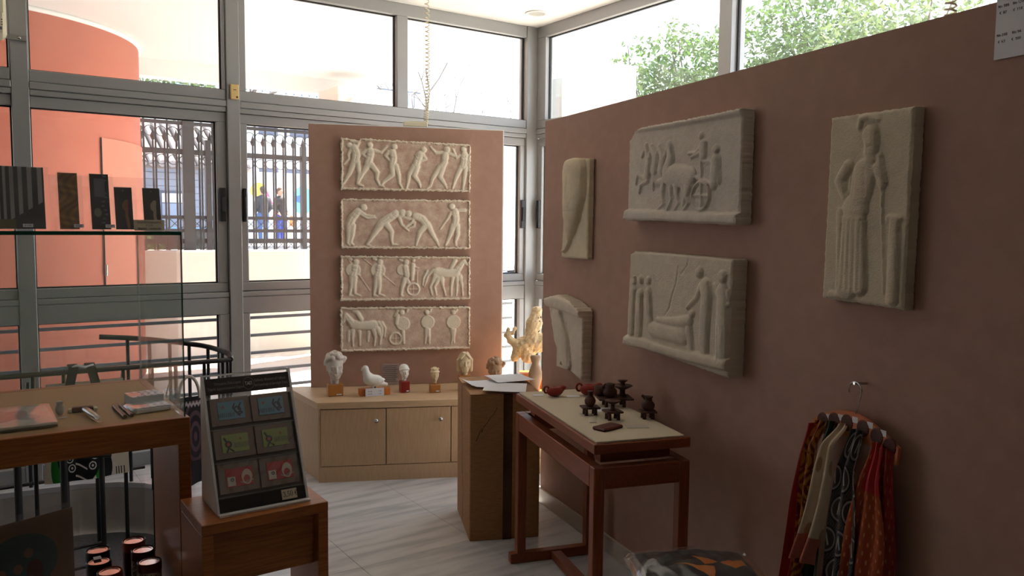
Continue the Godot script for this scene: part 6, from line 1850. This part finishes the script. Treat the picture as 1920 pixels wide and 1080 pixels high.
const STROKES := {
	"boxers": [[0,50,282,20],[0,82,268,23,96,222,27,88,182,23],[6,83,263,3,98,223,3,88,182,3],[6,103,260,3,88,248,3,70,250,3],[6,106,236,3,95,225,3,80,228,3],[0,81,175,20,52,102,14,16,40,9],[0,102,175,19,113,104,14,102,38,10,138,23,7],[0,67,268,13,46,224,10,49,195,9,17,162,7],[0,99,272,11,114,301,9,64,307,8],[0,182,286,20],[0,185,246,26,181,206,22,170,170,25],[6,185,242,3,183,206,3,170,170,3],[6,203,233,3,183,228,3,164,237,3],[6,197,213,3,181,208,3,166,217,3],[0,170,163,22,134,104,13,102,38,9],[0,188,163,20,228,114,15,224,70,11,242,34,8,264,24,6],[0,156,249,13,131,230,10,174,195,8],[0,214,251,12,254,241,9,290,282,7],[0,337,280,20],[0,326,243,23,333,207,20,326,171,23],[6,327,239,3,335,207,3,326,171,3],[6,345,237,3,329,226,3,311,230,3],[6,345,218,3,333,208,3,318,213,3],[0,322,167,20,326,101,16,271,56,10,257,34,7,271,20,6],[0,348,160,16,366,102,13,370,44,9,388,19,6],[0,301,246,13,279,220,10,315,181,8],[0,528,267,20],[0,502,234,26,487,193,22,480,164,23],[6,500,230,3,489,192,3,480,164,3],[6,516,216,3,495,216,3,479,229,3],[6,505,197,3,488,195,3,476,207,3],[0,465,156,19,432,104,15,425,52,10,416,19,7],[0,483,156,21,465,97,18,498,54,11,506,25,7],[0,513,249,15,543,206,11,509,194,9],[0,480,230,12,506,208,9],[0,680,272,21],[0,669,235,25,666,191,21,651,161,22],[6,669,231,3,668,191,3,651,161,3],[6,687,221,3,668,216,3,649,224,3],[6,682,200,3,666,194,3,652,202,3],[0,632,153,19,587,85,13,573,34,9,550,15,6],[0,651,153,21,636,94,16,670,43,10,681,17,6],[0,650,253,11,609,248,10,572,287,7],[0,699,247,11,741,230,10,720,277,7],[0,791,276,21],[0,797,239,27,794,194,22,790,168,24],[6,797,234,3,796,194,3,790,168,3],[6,816,225,3,796,219,3,776,228,3],[6,811,203,3,794,197,3,778,205,3],[0,775,160,18,741,89,13,719,22,7],[0,805,161,18,798,90,13,787,12,7],[0,821,243,11,824,180,10,830,121,7],[0,767,238,10,744,222,9]],
	"wrestlers": [[0,143,264,22],[0,107,238,23,71,197,25,53,153,25],[6,103,234,3,73,196,3,53,153,3],[6,109,215,3,92,221,3,83,237,3],[6,89,196,3,74,200,3,68,215,3],[0,50,146,22,49,88,16,40,37,10,53,22,7],[0,75,146,19,71,88,15,60,37,9,78,22,6],[0,122,238,12,158,213,9,212,210,6],[0,129,220,10,165,195,8,219,199,6],[0,391,234,24],[0,347,226,25,303,196,26,266,170,26],[6,343,223,3,304,194,3,266,170,3],[6,345,202,3,328,213,3,324,233,3],[6,321,190,3,306,198,3,304,215,3],[0,259,163,25,222,111,18,186,56,11,164,26,8,186,19,6],[0,288,156,22,321,112,16,321,57,10,328,27,7,361,24,5],[0,369,208,13,387,157,10,431,117,7],[0,376,216,11,435,194,9,472,195,7],[0,431,227,22],[0,479,213,25,520,195,25,550,158,27],[6,483,211,3,521,197,3,550,158,3],[6,498,225,3,497,205,3,483,191,3],[6,517,213,3,518,196,3,505,185,3],[0,543,151,22,505,106,16,490,54,10,483,24,7],[0,561,151,21,591,92,15,618,47,10,629,21,7],[0,464,202,12,457,172,10,405,135,7],[0,472,172,10,468,146,8,435,135,7],[0,715,280,22],[0,738,243,25,745,198,24,738,160,24],[6,739,239,3,747,198,3,738,160,3],[6,759,233,3,741,223,3,721,227,3],[6,758,210,3,745,201,3,729,205,3],[0,727,153,21,708,93,15,689,48,10,678,25,7],[0,753,153,19,757,93,15,742,48,10,746,22,7],[0,711,238,12,689,197,9,640,129,4],[0,764,254,12,806,255,13]],
	"hoplites": [[1,78,199,50],[0,98,252,19],[0,69,266,9,52,276,8],[0,91,219,20,85,185,17,78,165,23],[6,90,216,3,87,185,3,78,165,3],[6,104,207,3,88,203,3,75,213,3],[6,98,191,3,85,186,3,75,195,3],[0,71,152,20,68,98,13,54,38,8,77,31,5],[0,88,152,19,87,98,13,90,44,8,127,30,5],[0,42,279,3,186,63,3],[0,91,212,9,78,185,7,121,165,7],[1,237,198,49],[0,250,252,19],[0,224,266,9,207,272,8],[0,244,218,20,240,185,18,233,164,23],[6,244,215,3,242,185,3,233,164,3],[6,258,208,3,242,202,3,228,211,3],[6,253,191,3,240,186,3,229,194,3],[0,227,151,20,220,97,14,210,36,8,236,29,5],[0,240,151,19,247,97,14,243,43,8,280,29,5],[0,141,276,3,350,99,3],[0,244,212,9,233,191,7,273,171,7],[1,394,198,37],[0,421,249,19],[0,394,259,9,378,266,8],[0,415,218,20,425,164,20],[6,416,213,3,422,191,3,425,164,3],[6,433,205,3,419,195,3,403,199,3],[6,435,177,3,424,168,3,411,173,3],[0,411,136,18,394,82,12,388,34,8,401,27,5],[0,428,136,12,442,109,10],[0,469,262,12],[0,465,232,14,462,191,15,459,136,12],[0,469,221,6,500,211,5],[2,466,71,42],[0,466,112,3,466,30,3],[0,425,72,3,506,71,3],[0,493,184,4,493,115,4],[0,428,112,8],[0,626,187,31,688,176,28,751,179,29],[0,751,183,25,779,224,19,799,252,15],[6,754,187,3,777,225,3,799,252,3],[6,744,205,3,763,201,3,775,184,3],[6,761,224,3,777,221,3,785,207,3],[0,803,255,15,831,228,8],[0,716,204,14,744,259,15],[0,599,197,12,564,163,10,541,88,5],[0,558,190,10,534,143,8,530,95,5],[0,613,163,21,595,122,12,578,87,8,592,32,6],[0,633,142,18,609,87,8,620,32,6],[0,654,142,18,665,87,8,682,28,6],[0,730,149,15,720,86,8,720,28,6],[0,758,148,15,758,86,8,755,27,6],[0,779,155,15,793,86,8,797,27,6]],
	"procession": [[0,86,175,30,146,167,27,212,170,31],[0,79,175,26,50,217,20,34,237,16],[6,76,179,3,48,216,3,34,237,3],[6,55,176,3,67,193,3,87,198,3],[6,43,199,3,52,214,3,69,217,3],[0,34,237,16,20,197,9],[0,133,208,15,106,256,15,80,263,9],[0,76,135,16,76,81,8,79,36,6],[0,119,127,14,122,79,7,122,39,6],[0,53,129,12,49,68,7],[0,212,139,20,222,91,10,215,36,7],[0,239,145,19,259,90,9,252,42,6],[0,179,126,12,175,65,7],[0,246,186,12,266,152,10,269,97,5],[0,266,186,10,286,151,7,282,90,5],[1,401,176,48],[0,394,252,18],[0,428,258,10,438,279,8,415,286,7],[0,367,232,15,360,177,12],[2,353,78,41],[0,353,115,3,353,40,3],[0,314,79,3,394,77,3],[0,401,121,14,408,45,7],[0,367,259,11,347,225,7],[1,565,184,47],[0,561,249,17],[0,582,256,8,589,270,6,572,273,6],[0,558,139,15,555,91,10,548,42,6],[0,569,132,15,576,83,10,576,41,6],[1,738,181,50],[0,738,247,17],[0,756,254,8,762,267,6,745,271,6],[0,732,129,15,735,87,10,725,38,6],[0,742,128,15,739,80,10,743,41,6]],
	"chariot": [[0,323,194,40,404,184,45,462,175,41],[0,317,212,30,335,263,22,320,314,14],[0,318,317,13,294,272,8],[0,270,215,24,281,262,19,250,308,12],[0,250,311,11,230,274,7],[0,216,218,21,225,266,16,192,313,11],[0,190,317,11,184,278,7],[0,167,203,22,172,263,16,152,320,11],[0,152,323,11,124,282,8],[0,151,185,11,92,210,8,80,170,6],[0,168,178,11,117,162,7,107,131,7],[0,218,176,12,212,194,9,214,143,7],[0,272,167,16,240,166,11,223,194,7],[0,283,161,16,280,107,10,292,80,7,250,57,6],[0,336,141,13,343,94,8,319,56,6],[0,376,151,20,383,104,10,394,81,7,365,52,6],[0,454,148,25,442,103,11,459,79,8,425,50,6],[0,425,143,16,432,97,8,424,69,6],[2,535,103,56],[0,533,158,6,538,50,6],[0,494,106,6,577,103,6],[0,616,269,19],[0,618,232,23,616,184,25,609,141,19],[0,631,231,12,641,150,9],[0,529,238,6,583,229,5],[0,529,238,6,536,180,6],[0,500,176,8,591,147,7],[0,525,327,15],[0,540,292,20,542,251,17],[0,527,285,8,496,268,6,449,267,5],[0,532,268,8,468,251,6],[0,621,248,10,588,223,7,543,232,6],[4,1,412,25,130,408,22,345,397,18,535,396,17,623,396,18,765,397,20],[5,3,35,25,257,29,23,460,24,21,641,18,20,792,12,22]],
	"healing": [[0,51,301,19],[0,103,308,19],[0,160,308,18],[0,47,256,21,43,192,23,36,76,19],[0,100,248,22,97,172,24,95,71,23],[0,162,259,22,170,204,22,178,131,18],[0,26,178,12,29,101,14],[0,237,153,12,311,153,17,391,162,21,449,174,22],[0,466,202,16],[0,207,110,30,313,111,32,413,107,32],[0,505,362,21],[0,544,318,26,555,269,28,549,202,29,544,118,26,556,42,20],[0,517,310,14,492,263,11,437,224,9],[0,641,354,24],[0,644,303,29,650,256,27],[0,646,250,29,649,186,32,651,52,30],[0,673,300,13,695,265,10,638,239,7],[0,450,140,19,473,52,16],[6,523,177,4,533,61,4],[6,576,200,4,573,56,4],[6,612,171,4,626,43,4],[6,641,175,4,647,46,4],[6,670,178,4,672,50,4],[0,596,321,7,615,290,9],[3,433,417,3,425,383,2,388,350,3],[3,367,377,3,355,310,3,327,255,5,314,212,4,284,177,2],[5,-11,34,24,143,43,22,357,40,22,548,38,21,702,39,21]],
	"athena": [[0,162,483,27,169,459,25],[0,121,508,9,124,531,9,153,537,10,187,524,8],[0,166,435,24,171,414,18],[0,157,398,18],[0,147,374,41,139,327,38,133,297,34],[0,116,273,43,138,270,28],[0,115,237,42,109,127,42,100,46,43],[0,132,237,26,147,43,26],[0,85,396,19,53,355,16,78,305,13],[0,195,386,18,212,342,15,201,395,11,198,418,10],[0,200,424,4,212,295,4,234,32,4],[0,64,262,15,65,175,12,68,37,11],[6,89,390,5,81,317,4],[6,116,388,4,115,304,4],[6,154,386,4,159,308,4],[6,74,225,4,72,38,4],[6,92,237,4,92,33,4],[6,109,237,4,112,31,4],[6,128,237,4,132,33,4],[6,146,237,4,151,34,4],[0,41,10,15,106,12,12],[0,260,237,17,262,133,19,262,17,20],[0,238,244,9,280,243,9]],
	"lekythos": [[0,154,422,104,155,327,100,137,233,79,119,166,54,106,122,27],[0,101,103,20],[0,102,81,12,71,46,10,38,34,10],[6,100,388,4,77,338,4,104,278,4],[6,147,401,4,135,306,4,160,247,4],[6,76,367,3,46,301,3],[6,179,385,3,197,304,3,160,247,3],[6,40,230,4,215,235,4]],
	"torso": [[0,125,284,54,162,197,66,206,134,60,241,64,42],[7,18,367,35,173,362,33,381,345,35],[3,218,264,7,253,179,7,273,62,7]],
}
